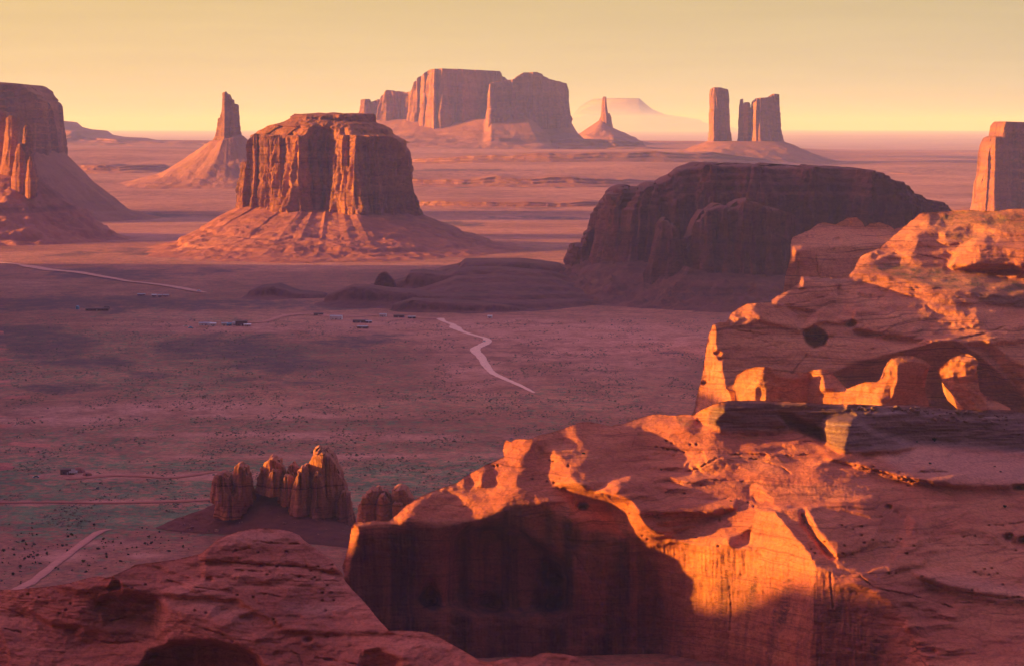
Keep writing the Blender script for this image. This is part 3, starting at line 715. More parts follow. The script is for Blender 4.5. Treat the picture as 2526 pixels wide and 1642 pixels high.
def solve(gu, gv, wu, wv, L0, lam, it=500):
    """least squares: surface whose slopes are gu, gv (between cells), held softly near L0"""
    def A(x):
        r = lam * x
        d = wu * (x[:, 1:] - x[:, :-1]); r[:, 1:] += d; r[:, :-1] -= d
        d = wv * (x[1:] - x[:-1]); r[1:] += d; r[:-1] -= d
        return r
    b = lam * L0
    d = wu * gu; b[:, 1:] += d; b[:, :-1] -= d
    d = wv * gv; b[1:] += d; b[:-1] -= d
    x = L0.copy(); r = b - A(x)
    diag = lam + 0.0 * L0; diag[:, 1:] += wu; diag[:, :-1] += wu; diag[1:] += wv; diag[:-1] += wv
    diag = np.maximum(diag, 1e-6)
    z = r / diag; p = z.copy(); rz = (r * z).sum()
    for _ in range(it):
        Ap = A(p); al = rz / ((p * Ap).sum() + 1e-30)
        x += al * p; r -= al * Ap
        z = r / diag; rz2 = (r * z).sum()
        if rz2 < 1e-16: break
        p = z + (rz2 / rz) * p; rz = rz2
    return x

def relief(name, mat, parent, outline, base, facets, anchors, step=3.0, lam=2e-5, grooves=(), pits=(), bumps=((1.2, 14), (0.35, 4)), beds=(0.8, 5.0, 0.12), back=(12, 40, 110), drop=0.7,
           cuts=(), feather=7, strips=(), it=600, seed=0.0, paint=(), carve=(), lobes=None, rt=0.85, calm=()):
    """rock surface built from the lie of its faces: base and facets give (yaw, tilt) in degrees for areas of the photo, anchors (u, v, distance)"""
    us, vs = [p[0] for p in outline], [p[1] for p in outline]
    u0, v0 = min(us) - 2 * step, min(vs) - 2 * step
    nu, nv = int((max(us) - u0) / step) + 4, int((max(vs) - v0) / step) + 4
    U, V = np.meshgrid(u0 + step * np.arange(nu), v0 + step * np.arange(nv))
    yaw = np.full(U.shape, float(base[0])); tilt = np.full(U.shape, float(base[1]))
    nx = np.sin(np.radians(yaw)) * np.cos(np.radians(tilt)); ny = -np.cos(np.radians(yaw)) * np.cos(np.radians(tilt)); nz = np.sin(np.radians(tilt))
    fe = feather / step
    wob = (6 * fbm(U / 38.0, V / 26.0, seed, 3), 6 * fbm(U / 38.0, V / 26.0, seed + 9, 3))
    for fc in facets:
        (ya, ti, fr, poly) = fc[:4]; fr_ = fc[4] if len(fc) > 4 else feather
        m = inside(px(fr, poly), U + wob[0] * min(1, fr_ / 7), V + wob[1] * min(1, fr_ / 7)).astype(float)
        m = blur(m, fr_ / step)
        a, t = R(ya * 0.85 if ya < 0 else (16 * rt + rt * ya if ya >= 18 and ti > 30 else (0.95 * ya if ti > 20 else 0.45 * ya))), R(ti)
        nx = nx * (1 - m) + m * math.sin(a) * math.cos(t); ny = ny * (1 - m) - m * math.cos(a) * math.cos(t); nz = nz * (1 - m) + m * math.sin(t)
    ny = ny + 0.10 * fbm(U / 60, V / 30, seed + 2, 4); nx = nx + 0.12 * fbm(U / 55, V / 26, seed + 4, 4); nz = nz + 0.16 * fbm(U / 60, V / 22, seed + 6, 4)
    l = np.sqrt(nx * nx + ny * ny + nz * nz); nx, ny, nz = nx / l, ny / l, nz / l
    if lobes:
        A_, per = lobes
        top_ = sstep(0.38, 0.62, nz) * (1 - 0.55 * sstep(0.97, 1.0, nz))
        ph = V / per + 0.0016 * (U - u0) * 12 / per + 1.5 * fbm(U / 210.0, V / 75.0, seed + 1, 3) + 0.5 * fbm(U / 70.0, V / 40.0, seed + 11, 2)
        fr0 = np.mod(ph, 1.0)
        wave = np.where(fr0 < 0.68, -0.32 + 0.0 * fr0, 0.68) * 1.0       # long flat backs, short steep fronts
        wave = blur(wave, 1.2)
        amp = A_ * sstep(-0.5, 0.45, fbm(U / 130.0, V / 50.0, seed + 21, 3)) * top_
        for cm in calm: amp = amp * (1 - 0.85 * blur(inside(px(*cm), U, V).astype(float), 4))
        th = np.arctan2(nz, np.hypot(nx, ny)) - amp * wave
        th = np.clip(th, -0.2, 1.42)
        az_ = np.arctan2(nx, -ny) + 0.55 * amp / max(A_, 1e-6) * fbm(U / 85.0, V / 34.0, seed + 31, 3) * A_
        nx, ny, nz = np.sin(az_) * np.cos(th), -np.cos(az_) * np.cos(th), np.sin(th)
    t = (V0 - V) / F
    ry, rz, rx = cp + t * sp, -sp + t * cp, (U - U0) / F
    nr = np.minimum(nx * rx + ny * ry + nz * rz, -0.085)
    Lu = -(nx / F) / nr * step
    Lv = -(-(ny * sp + nz * cp) / F) / nr * step
    Lu, Lv = np.clip(Lu, -0.02, 0.02), np.clip(Lv, -0.02, 0.02)
    mask = inside(outline, U, V)
    near = blur(mask.astype(float), 1.2) > 0.02
    wu = np.where(near[:, 1:] & near[:, :-1], 1.0, 1e-4); wv = np.where(near[1:] & near[:-1], 1.0, 1e-4)
    # the bed can break into a step where two faces meet
    def crisp(q, ax): return 1 / (1 + (sum(np.diff(c_, axis=ax) ** 2 for c_ in q) ** 0.5 / 0.07) ** 2) + 0.02
    wu = wu * crisp((nx, ny, nz), 1); wv = wv * crisp((nx, ny, nz), 0)
    for c in cuts:
        d = segdist(px(*c), U, V) < step * 0.9
        wu = np.where(d[:, 1:] & d[:, :-1], 0.02, wu); wv = np.where(d[1:] & d[:-1], 0.02, wv)
    L0 = np.zeros(U.shape); ws = 0.0
    for (au, av, ad) in anchors:
        w = 1.0 / ((U - au) ** 2 + ((V - av) * 1.5) ** 2 + 900.0); L0 += w * math.log(ad); ws = ws + w
    L0 = L0 / ws
    # constant-lit depth per local cone: work on distance along the view, scaled to forward distance
    k = 4
    if min(U.shape) > 24:
        cu = lambda a: a[::k, ::k]
        Ls = cu(L0)
        gU, gV = cu(blur(Lu, 2)) * k, cu(blur(Lv, 2)) * k
        nn = cu(near)
        nn_ = [cu(blur(c_, 2)) / 2.6 for c_ in (nx, ny, nz)]
        xs = solve((gU[:, 1:] + gU[:, :-1]) / 2, (gV[1:] + gV[:-1]) / 2, np.where(nn[:, 1:] & nn[:, :-1], 1., 1e-4) * crisp(nn_, 1), np.where(nn[1:] & nn[:-1], 1., 1e-4) * crisp(nn_, 0), Ls, lam * k * k, it)
        ii = np.arange(U.shape[0]) / k; jj = np.arange(U.shape[1]) / k
        i0 = np.minimum(ii.astype(int), xs.shape[0] - 2); j0 = np.minimum(jj.astype(int), xs.shape[1] - 2)
        fi = np.clip(ii - i0, 0, 1)[:, None]; fj = np.clip(jj - j0, 0, 1)[None]
        X0 = xs[i0][:, j0] * (1 - fi) * (1 - fj) + xs[i0 + 1][:, j0] * fi * (1 - fj) + xs[i0][:, j0 + 1] * (1 - fi) * fj + xs[i0 + 1][:, j0 + 1] * fi * fj
    else: X0 = L0
    # solve for the correction from the coarse surface
    gu, gv = (Lu[:, 1:] + Lu[:, :-1]) / 2, (Lv[1:] + Lv[:-1]) / 2
    dX = solve(gu - (X0[:, 1:] - X0[:, :-1]), gv - (X0[1:] - X0[:-1]), wu, wv, 0 * X0, 3e-5, 220)
    L = X0 + dX
    D = np.exp(L)
    P = unproject(U, V, D)
    add = 0.0
    x, y, z = P[..., 0], P[..., 1], P[..., 2]
    for amp, lamb in bumps: add = add + amp * fbm(x / lamb + seed, y / lamb, z / (lamb * 0.6), 4)
    A, h, tl = beds
    s = (z + tl * x + 0.5 * tl * y) / h + 1.1 * fbm(x / (h * 9) + seed, y / (h * 9), z / (h * 5), 3)
    fr = np.abs(np.mod(s, 1) - 0.5) * 2
    gate = sstep(-0.25, 0.35, fbm(x / (h * 6), y / (h * 6) + 3, z / (h * 2.5) + seed, 3))
    add = add + A * gate * (1 - np.sqrt(np.clip(1 - (1 - fr) ** 2, 0, 1))) * 1.0
    s2 = s * 3.1 + 0.4 * fbm(x / h, y / h, z / h, 2)
    add = add + 0.35 * A * (1 - np.abs(np.mod(s2, 1) - 0.5) * 2) ** 3 * sstep(0.1, 0.5, fbm(x / (h * 4) + 5, y / (h * 4), z / h + seed, 2))
    s3 = (z + tl * x * 1.5) / (h * 0.24) + 1.6 * fbm(x / (h * 5) + seed, y / (h * 5), z / (h * 3), 3)
    add = add + 0.20 * A * (1 - np.abs(np.mod(s3, 1) - 0.5) * 2) ** 2 * sstep(-0.2, 0.4, fbm(x / (h * 7) + 9, y / (h * 7), z / (h * 2), 2))
    for (fr_, poly, wd, dep) in grooves:
        d = segdist(px(fr_, poly), U + 2.5 * pnoise(U / 9, V / 9, 1.0), V + 2.5 * pnoise(U / 9, V / 9, 5.0))
        add = add + 0.5 * dep * 1.5 * np.exp(-(d / (0.6 * wd)) ** 2) * (0.6 + 0.8 * pnoise(U / 25, V / 25, 3.0))
    for (fr_, pts, rad, dep) in pits:
        for (pu, pv) in px(fr_, pts):
            add = add + dep * np.exp(-(((U - pu) / (rad * 1.5)) ** 2 + ((V - pv) / rad) ** 2) ** 2)
    for (fr_, poly, lamb, amp) in strips:            # flow-like ribs running along a face
        m = blur(inside(px(fr_, poly), U, V).astype(float), 4)
        add = add + m * amp * pnoise(U / lamb[0] + 0.4 * pnoise(U / 30, V / 30, 2.0), V / lamb[1], seed)
    for (fr_, poly, fe_, dep) in carve:              # alcoves and undercuts
        add = add + dep * blur(inside(px(fr_, poly), U + wob[0] * 0.5, V + wob[1] * 0.5).astype(float), fe_ / step)
    D = D + add
    at_ = {k_: np.zeros(U.shape) for k_ in ('strata', 'scrub', 'pale', 'varnish_shade')}
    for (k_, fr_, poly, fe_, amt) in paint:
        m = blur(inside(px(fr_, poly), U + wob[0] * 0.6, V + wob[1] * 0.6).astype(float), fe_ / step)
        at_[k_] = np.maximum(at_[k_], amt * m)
    # cells
    ok = mask
    cell = ok[:-1, :-1] | ok[:-1, 1:] | ok[1:, 1:] | ok[1:, :-1]
    # cells whose middle lies in the outline
    Uc, Vc = U[:-1, :-1] + step / 2, V[:-1, :-1] + step / 2
    cell = inside(outline, Uc, Vc)
    idx = np.arange(nu * nv).reshape(nv, nu)
    f = np.stack([idx[:-1, :-1], idx[1:, :-1], idx[1:, 1:], idx[:-1, 1:]], -1)[cell]
    # boundary vertices slide onto the traced outline
    cnt = np.zeros((nv + 1, nu + 1), int)
    cc = np.zeros((nv, nu), int)
    for a in (0, 1):
        for b in (0, 1): cc[a:nv - 1 + a, b:nu - 1 + b] += cell
    bd = (cc > 0) & (cc < 4)
    bi = np.argwhere(bd)
    bu, bv = U[bd], V[bd]
    best = np.full(len(bu), 1e9); qu, qv = bu.copy(), bv.copy()
    for i in range(len(outline)):
        (x1, y1), (x2, y2) = outline[i], outline[(i + 1) % len(outline)]
        dx, dy = x2 - x1, y2 - y1
        tt = np.clip(((bu - x1) * dx + (bv - y1) * dy) / (dx * dx + dy * dy + 1e-9), 0, 1)
        d = np.hypot(bu - x1 - tt * dx, bv - y1 - tt * dy); m = d < best
        best = np.where(m, d, best); qu = np.where(m, x1 + tt * dx, qu); qv = np.where(m, y1 + tt * dy, qv)
    g = best < step * 1.6
    jit = 1.3 * fbm(qu / 14, qv / 14, seed, 3)
    U2, V2 = U.copy(), V.copy()
    U2[bd] = np.where(g, qu + jit, bu); V2[bd] = np.where(g, qv + jit * 0.7, bv)
    P = unproject(U2, V2, D).reshape(-1, 3)
    # hidden sides: the rim is carried back and down behind what the camera sees
    e = np.concatenate([f[:, [0, 1]], f[:, [1, 2]], f[:, [2, 3]], f[:, [3, 0]]])
    key = np.sort(e, 1); code = key[:, 0].astype(np.int64) * (nu * nv) + key[:, 1]
    uq, inv, ct = np.unique(code, return_inverse=True, return_counts=True)
    be = e[ct[inv] == 1]
    bvs = np.unique(be)
    mu, mv = np.mean(us), np.mean(vs)
    base_n = len(P); maps = [dict(zip(bvs, bvs))]
    allP = [P]; allF = [f]
    off = base_n; prev = {int(k_): int(k_) for k_ in bvs}
    Uf, Vf, Df = U2.ravel()[bvs], V2.ravel()[bvs], D.ravel()[bvs]
    for n_, w in enumerate(back):
        sh = 6.0 + 5.0 * n_
        du, dv = mu - Uf, mv - Vf; ln = np.hypot(du, dv) + 1e-6
        q = unproject(Uf + du / ln * sh, Vf + dv / ln * sh, Df + w)
        q[:, 2] -= drop * w * 0.5
        allP.append(q)
        cur = {int(k_): off + i for i, k_ in enumerate(bvs)}
        allF.append(np.array([[prev[a], cur[a], cur[b], prev[b]] for a, b in be.tolist()])[:, ::-1])
        prev = cur; off += len(bvs)
    Vv = np.concatenate(allP); Ff = np.concatenate(allF)
    used = np.unique(Ff); rm = np.full(len(Vv), -1); rm[used] = np.arange(len(used))
    print('relief', name, 'D %.0f..%.0f' % (D[cell.nonzero()].min(), D[cell.nonzero()].max()), 'z %.0f..%.0f' % (Vv[used][:, 2].min(), Vv[used][:, 2].max()))
    src = np.concatenate([np.arange(nu * nv)] + [bvs] * len(back))[used]
    ob = mesh_obj(name, Vv[used], rm[Ff], mat, parent, attrs={k_: a_.ravel()[src] for k_, a_ in at_.items()})
    def at(u, v):
        i, j = int(round((v - v0) / step)), int(round((u - u0) / step))
        return unproject(np.array(u), np.array(v), D[min(max(i, 0), nv - 1), min(max(j, 0), nu - 1)])
    return ob, at

LIT, LIT2, GLOW = (-68, 22), (-55, 45), (-50, 62)

# --- the sunlit slickrock ridge with the dark cliff in the lower right
def lower_ridge():
    r = empty('sandstone_ridge', (150, 1500, 0), label='near red slickrock ridge whose dark hollowed cliff meets a glowing orange wall', cat='rock ridge', group='rocks in front')
    out = px('R6', [(150, 1700), (160, 1300), (178, 960), (165, 915), (190, 840), (205, 780), (222, 665), (238, 640), (258, 630), (300, 632), (360, 618), (455, 626), (520, 575), (575, 520), (640, 482), (710, 445), (780, 420), (900, 377), (940, 345), (1000, 310), (1060, 275), (1120, 250), (1192, 218), (1184, 175), (1194, 125), (1210, 110), (1235, 122), (1260, 106), (1350, 105), (1430, 75), (1500, 62), (1560, 40), (1650, 8)])
    out += px('R3', [(530, 975), (600, 966), (660, 975), (740, 990), (820, 975), (900, 945), (960, 928), (1020, 920), (1080, 928), (1130, 928), (1180, 922), (1240, 928)])
    out += px('R4', [(85, 735), (95, 718), (135, 692), (180, 672), (240, 650), (300, 637), (450, 636), (620, 640), (790, 650), (960, 660), (1120, 660), (1270, 668), (1400, 664), (1480, 662), (1560, 672), (1700, 690), (1800, 694), (1900, 700), (1990, 694), (2100, 700), (2181, 715), (2480, 730), (3300, 752), (3300, 2500)])
    out += [(1300, 1760)]
    T = []
    def f(ya, ti, fr, *pts, fe=7): T.append((ya, ti, fr, list(pts), fe))
    # broad lie of the slopes
    f(35, 66, 'C', (-800, 420), (900, 380), (700, 560), (400, 650), (380, 780), (100, 900), (-100, 1050), (-500, 1000), (-800, 800), fe=20)
    f(38, 60, 'C', (850, 560), (1800, 600), (2500, 700), (2500, 1700), (1200, 1300), (900, 1050), (750, 850), fe=20)
    f(45, 68, 'C', (1050, 440), (1500, 370), (2500, 480), (2500, 700), (2200, 690), (1800, 650), (1300, 570), fe=10)
    f(8, 40, 'C', (1100, 540), (1500, 640), (1800, 680), (2250, 700), (2250, 740), (1800, 725), (1400, 665), (1150, 580), fe=6)
    # thin-bedded ledge along the top
    f(40, 24, 'C', (130, 110), (300, 75), (760, 90), (1100, 112), (1560, 115), (2500, 160), (2500, 470), (2000, 420), (1560, 385), (1400, 360), (1000, 430), (880, 360), (700, 270), (600, 300), (200, 300), (30, 250), fe=8)
    f(45, 50, 'C', (800, 90), (1300, 105), (2500, 165), (2500, 290), (1800, 240), (1300, 190), (900, 150), fe=8)
    f(55, 8, 'C', (570, 180), (640, 190), (900, 330), (900, 385), (780, 310), (700, 280), fe=5)
    f(-70, 10, 'C', (0, 190), (40, 150), (120, 110), (200, 105), (225, 160), (140, 190), (90, 240), (200, 270), (170, 300), (60, 265), (0, 240), fe=5)
    f(-30, 65, 'C', (150, 100), (400, 75), (760, 85), (760, 105), (400, 105), (200, 125), fe=4)
    # little stepped pyramid
    f(-66, 30, 'C', (850, 240), (940, 200), (1110, 210), (1080, 310), (1020, 440), (960, 400), (900, 350), (930, 320), fe=5)
    f(50, 22, 'C', (1080, 240), (1200, 300), (1400, 350), (1560, 400), (1400, 440), (1020, 440), (1060, 350), fe=6)
    # cliff with the great hollow, seen from its shaded side
    f(42, 0, 'R6', (150, 960), (200, 800), (275, 690), (300, 640), (440, 650), (560, 615), (700, 590), (890, 600), (1060, 570), (1190, 525), (1250, 480), (1370, 490), (1500, 540), (1640, 610), (1760, 660), (1900, 690), (2020, 745), (2060, 805), (2130, 870), (2180, 960), (2210, 1050), (2240, 1200), (2260, 1800), (100, 1800), (165, 1200), fe=9)
    f(36, 30, 'R6', (1200, 480), (1370, 385), (1500, 430), (1640, 500), (1900, 640), (1890, 690), (1700, 640), (1500, 550), (1300, 490), fe=7)
    f(45, 52, 'R6', (560, 580), (900, 585), (1040, 560), (1190, 500), (1280, 480), (1180, 545), (1000, 610), (800, 640), (620, 630), fe=6)
    f(50, -35, 'R6', (850, 700), (920, 665), (1050, 645), (1180, 655), (1290, 690), (1450, 790), (1560, 880), (1480, 900), (1300, 820), (1100, 760), (950, 760), (880, 800), fe=8)
    f(70, -4, 'R6', (840, 720), (880, 720), (960, 900), (960, 1150), (900, 1170), (855, 1000), fe=6)
    f(10, -6, 'R6', (560, 900), (700, 780), (850, 720), (860, 1150), (640, 1180), (560, 1130), fe=8)
    f(5, 14, 'R6', (950, 950), (1300, 900), (1450, 1000), (1500, 1200), (1200, 1190), (1000, 1180), fe=9)
    f(-40, 4, 'R6', (1490, 900), (1600, 880), (1640, 1000), (1600, 1180), (1530, 1170), (1560, 1040), fe=7)
    f(20, 25, 'R6', (500, 1180), (900, 1180), (1300, 1210), (1560, 1230), (1850, 1330), (1800, 1390), (1400, 1260), (900, 1230), (500, 1240), fe=8)
    f(-66, 6, 'R6', (165, 960), (195, 800), (222, 660), (275, 655), (275, 720), (250, 800), (232, 880), (192, 960), fe=4)
    # hollow under the brow, right of it the tongue
    f(40, 4, 'B', (810, 790), (880, 745), (1000, 760), (1130, 830), (1240, 890), (1290, 980), (1290, 1100), (1000, 1050), (900, 900), fe=6)
    f(70, -12, 'B', (960, 900), (1080, 900), (1090, 970), (1000, 985), fe=4)
    f(28, 62, 'B', (500, 830), (640, 735), (740, 770), (900, 870), (960, 890), (960, 950), (760, 880), (560, 860), fe=5)
    # glowing wall and bowl
    f(-58, 3, 'R7', (320, 640), (420, 645), (500, 625), (640, 655), (760, 650), (850, 680), (900, 660), (940, 720), (930, 1400), (460, 1400), (440, 800), (380, 690), fe=6)
    f(-62, 4, 'R7', (850, 690), (905, 650), (935, 580), (935, 480), (975, 455), (1050, 460), (1100, 510), (1145, 570), (1200, 640), (1250, 700), (1258, 760), (1250, 900), (1230, 1400), (850, 1400), fe=6)
    f(20, 6, 'R7', (1260, 740), (1330, 790), (1370, 870), (1500, 840), (1700, 960), (1900, 1400), (1240, 1400), fe=8)
    f(-70, 10, 'R7', (195, 570), (205, 510), (190, 450), (160, 400), (100, 375), (160, 380), (230, 420), (290, 430), (320, 490), (350, 540), (400, 590), (430, 630), (380, 690), (325, 640), (270, 595), fe=5)
    f(-62, 40, 'R7', (320, 560), (380, 580), (500, 600), (520, 640), (420, 650), (360, 620), fe=6)
    f(-40, 60, 'R7', (100, 372), (130, 345), (200, 310), (270, 288), (230, 340), (180, 380), fe=5)
    f(45, 58, 'R7', (270, 290), (330, 300), (380, 340), (440, 410), (420, 470), (330, 470), (290, 430), (220, 400), (230, 340), fe=6)
    f(55, 42, 'R7', (330, 480), (600, 490), (770, 470), (900, 420), (760, 510), (600, 560), (510, 600), (430, 600), (380, 560), fe=8)
    # sunlit apron under the saddle
    f(-56, 44, 'R7', (505, 615), (560, 570), (680, 552), (760, 512), (860, 450), (930, 425), (945, 470), (930, 560), (900, 600), (800, 600), (770, 640), (650, 650), fe=6)
    f(45, 40, 'R7', (775, 625), (850, 600), (925, 560), (920, 610), (895, 645), (850, 672), fe=4)
    # the saddle rib
    f(-58, 50, 'R7', (930, 400), (932, 350), (960, 322), (1050, 300), (1150, 260), (1230, 210), (1280, 165), (1300, 130), (1350, 140), (1360, 190), (1280, 230), (1250, 270), (1300, 310), (1230, 340), (1120, 360), (1050, 390), (1050, 440), (960, 440), fe=6)
    f(-30, 66, 'R7', (1050, 390), (1230, 335), (1380, 350), (1600, 372), (1500, 410), (1300, 430), (1150, 445), (1050, 440), fe=7)
    f(-68, 22, 'R7', (932, 350), (960, 325), (1000, 340), (1040, 430), (960, 440), (925, 410), fe=4)
    f(-40, 35, 'R7', (1300, 180), (1380, 195), (1500, 228), (1480, 240), (1380, 215), (1300, 196), fe=3)
    f(30, 30, 'R7', (1290, 205), (1350, 200), (1395, 225), (1380, 245), (1270, 240), fe=4)
    # split rib, little sun patches
    f(60, 20, 'R7', (1050, 450), (1190, 455), (1230, 560), (1330, 690), (1250, 690), (1150, 560), (1090, 500), fe=5)
    f(-66, 26, 'R7', (1205, 450), (1230, 460), (1245, 520), (1280, 590), (1350, 660), (1400, 705), (1360, 722), (1310, 650), (1250, 560), (1215, 500), fe=4)
    f(-50, 50, 'R7', (1270, 580), (1350, 630), (1420, 650), (1360, 670), (1300, 640), fe=5)
    f(-58, 42, 'R7', (1765, 490), (1812, 520), (1795, 590), (1755, 640), (1740, 690), (1650, 745), (1540, 795), (1420, 825), (1540, 765), (1610, 710), (1680, 625), (1735, 570), fe=5)
    f(10, 72, 'R7', (1770, 785), (2050, 800), (2500, 900), (2500, 930), (2250, 930), (2050, 880), (1860, 830), fe=5)
    f(25, 10, 'R7', (1780, 800), (1860, 840), (2050, 895), (2250, 940), (2600, 945), (2600, 1000), (2300, 985), (1950, 920), (1800, 830), fe=5)
    f(40, 0, 'R7', (2220, 570), (2310, 620), (2500, 640), (2500, 680), (2320, 655), fe=4)
    # left crest, broken by sun and shade
    f(-60, 42, 'B', (390, 535), (385, 440), (410, 405), (450, 410), (560, 400), (690, 350), (800, 330), (900, 290), (1010, 262), (950, 310), (860, 360), (720, 390), (650, 420), (620, 490), (520, 560), (430, 590), fe=5)
    f(50, 40, 'B', (640, 420), (740, 390), (860, 395), (850, 450), (740, 455), (640, 470), fe=4)
    f(55, 55, 'B', (950, 310), (1020, 270), (1120, 280), (1150, 310), (1060, 340), (980, 335), fe=4)
    f(-60, 46, 'B', (850, 450), (870, 390), (960, 370), (1040, 400), (1060, 440), (980, 470), (880, 462), fe=5)
    f(-48, 62, 'B', (1050, 330), (1200, 300), (1400, 265), (1540, 210), (1760, 200), (1900, 225), (1920, 280), (1800, 300), (1600, 290), (1480, 300), (1400, 400), (1200, 420), (1080, 400), fe=7)
    f(-52, 52, 'B', (1480, 300), (1600, 300), (1850, 330), (2060, 330), (2100, 380), (2020, 470), (1980, 520), (1880, 555), (1700, 530), (1560, 500), (1490, 430), (1450, 350), fe=6)
    f(30, 62, 'B', (1850, 300), (1980, 290), (1950, 370), (1850, 360), fe=4)
    f(45, 48, 'B', (1130, 460), (1300, 420), (1420, 410), (1490, 440), (1540, 510), (1420, 560), (1250, 560), (1100, 520), fe=6)
    f(-62, 36, 'B', (655, 515), (690, 480), (760, 460), (800, 480), (850, 520), (920, 600), (1060, 560), (1070, 580), (960, 650), (920, 690), (915, 745), (870, 745), (800, 778), (720, 735), (640, 730), (560, 750), (480, 800), (400, 850), (400, 900), (360, 960), (260, 990), (0, 1000), (100, 950), (230, 880), (290, 810), (380, 740), (480, 700), (560, 640), (680, 640), (740, 630), (720, 590), fe=6)
    f(40, 50, 'B', (560, 540), (600, 500), (680, 520), (690, 570), (600, 590), fe=4)
    f(35, 58, 'B', (520, 660), (600, 620), (740, 625), (660, 660), (560, 720), (500, 750), fe=5)
    f(-58, 44, 'B', (0, 740), (150, 650), (240, 590), (390, 545), (520, 540), (560, 620), (400, 660), (330, 690), (380, 740), (260, 810), (160, 800), (130, 760), (60, 770), fe=5)
    f(45, 40, 'B', (200, 690), (270, 610), (320, 680), (360, 740), (300, 780), (200, 780), fe=4)
    f(50, 40, 'B', (60, 720), (110, 700), (150, 720), (130, 780), (80, 770), fe=3)
    f(-62, 34, 'R6', (515, 578), (570, 522), (640, 484), (780, 424), (900, 380), (905, 400), (780, 450), (640, 520), (560, 575), fe=4)
    f(42, 52, 'R6', (600, 565), (650, 525), (780, 460), (900, 410), (950, 440), (870, 475), (845, 515), (760, 560), (690, 580), fe=5)
    f(-60, 36, 'R6', (850, 515), (865, 480), (930, 465), (1000, 480), (960, 500), (890, 520), fe=4)
    f(-60, 40, 'R6', (715, 568), (860, 522), (1000, 492), (1075, 470), (1040, 512), (900, 548), (770, 575), fe=4)
    f(-64, 30, 'R6', (455, 628), (520, 585), (600, 570), (560, 600), (545, 640), (520, 632), fe=4)
    anchors = [(850, 1400, 1520), (1190, 1080, 1720), (1640, 960, 1800), (2500, 1020, 1780), (2500, 1630, 1260), (1500, 1500, 1420), (1800, 1300, 1450), (1950, 1150, 1600), (1700, 1080, 1700)]
    gr = [('C', [(-100, 590), (0, 560), (170, 470), (320, 455), (640, 470), (840, 455)], 3.2, 3.0), ('C', [(300, 480), (450, 500), (580, 540), (650, 590)], 3.0, 3.0), ('C', [(120, 640), (360, 650), (450, 660)], 2.5, 2.0), ('C', [(0, 640), (60, 680), (130, 720)], 2, 1.5),
          ('C', [(1120, 535), (1300, 585), (1500, 635), (1620, 665), (1800, 695)], 3.5, 4.0), ('C', [(1420, 585), (1600, 585), (1780, 580)], 2.5, 2.5), ('C', [(2000, 965), (2240, 950), (2330, 930)], 3, 3), ('C', [(1640, 1080), (1720, 1060), (1930, 1030)], 2.2, 1.8), ('C', [(1400, 1080), (1600, 1040), (1700, 990)], 2.2, 1.8),
          ('C', [(1300, 1120), (1500, 1115), (1700, 1110), (2000, 1100), (2200, 1095)], 2.2, 1.8), ('C', [(760, 940), (850, 1060), (960, 1180)], 3.0, 4.0), ('C', [(1150, 1320), (1250, 1400), (1400, 1430), (1650, 1490), (1800, 1540)], 3.0, 3.0), ('C', [(1620, 1360), (1760, 1420), (2000, 1450), (2150, 1475), (2300, 1470)], 3, 3),
          ('C', [(1820, 1505), (2000, 1510), (2100, 1500)], 3, 3), ('C', [(450, 870), (460, 920), (450, 960)], 1.5, 1.5), ('C', [(940, 1300), (950, 1420), (960, 1547)], 3.5, 3.0), ('C', [(230, 1390), (240, 1547), (235, 1700)], 3, 2.5), ('C', [(1040, 980), (1160, 965)], 2, 1.5),
          ('B', [(1130, 850), (1280, 870), (1400, 850), (1500, 815)], 2, 1.5), ('B', [(1650, 870), (1900, 875), (2256, 870)], 2.2, 1.8), ('B', [(1480, 990), (1800, 990), (2000, 985)], 2.4, 2.0), ('B', [(1640, 460), (1800, 490), (1980, 500)], 2.5, 3), ('B', [(1650, 830), (1800, 790), (1900, 720)], 2, 1.5),
          ('B', [(1950, 710), (2100, 720), (2256, 720)], 2.2, 2), ('B', [(990, 510), (1050, 510)], 3, 2), ('R6', [(560, 1140), (590, 1000), (700, 850)], 3, 2.5), ('R6', [(1780, 1010), (1830, 1200), (1870, 1330)], 2, 1.5), ('R6', [(1560, 680), (1640, 830), (1750, 1000)], 3, 1.5), ('R6', [(1700, 760), (1800, 920), (1880, 1100)], 3, 1.5)]
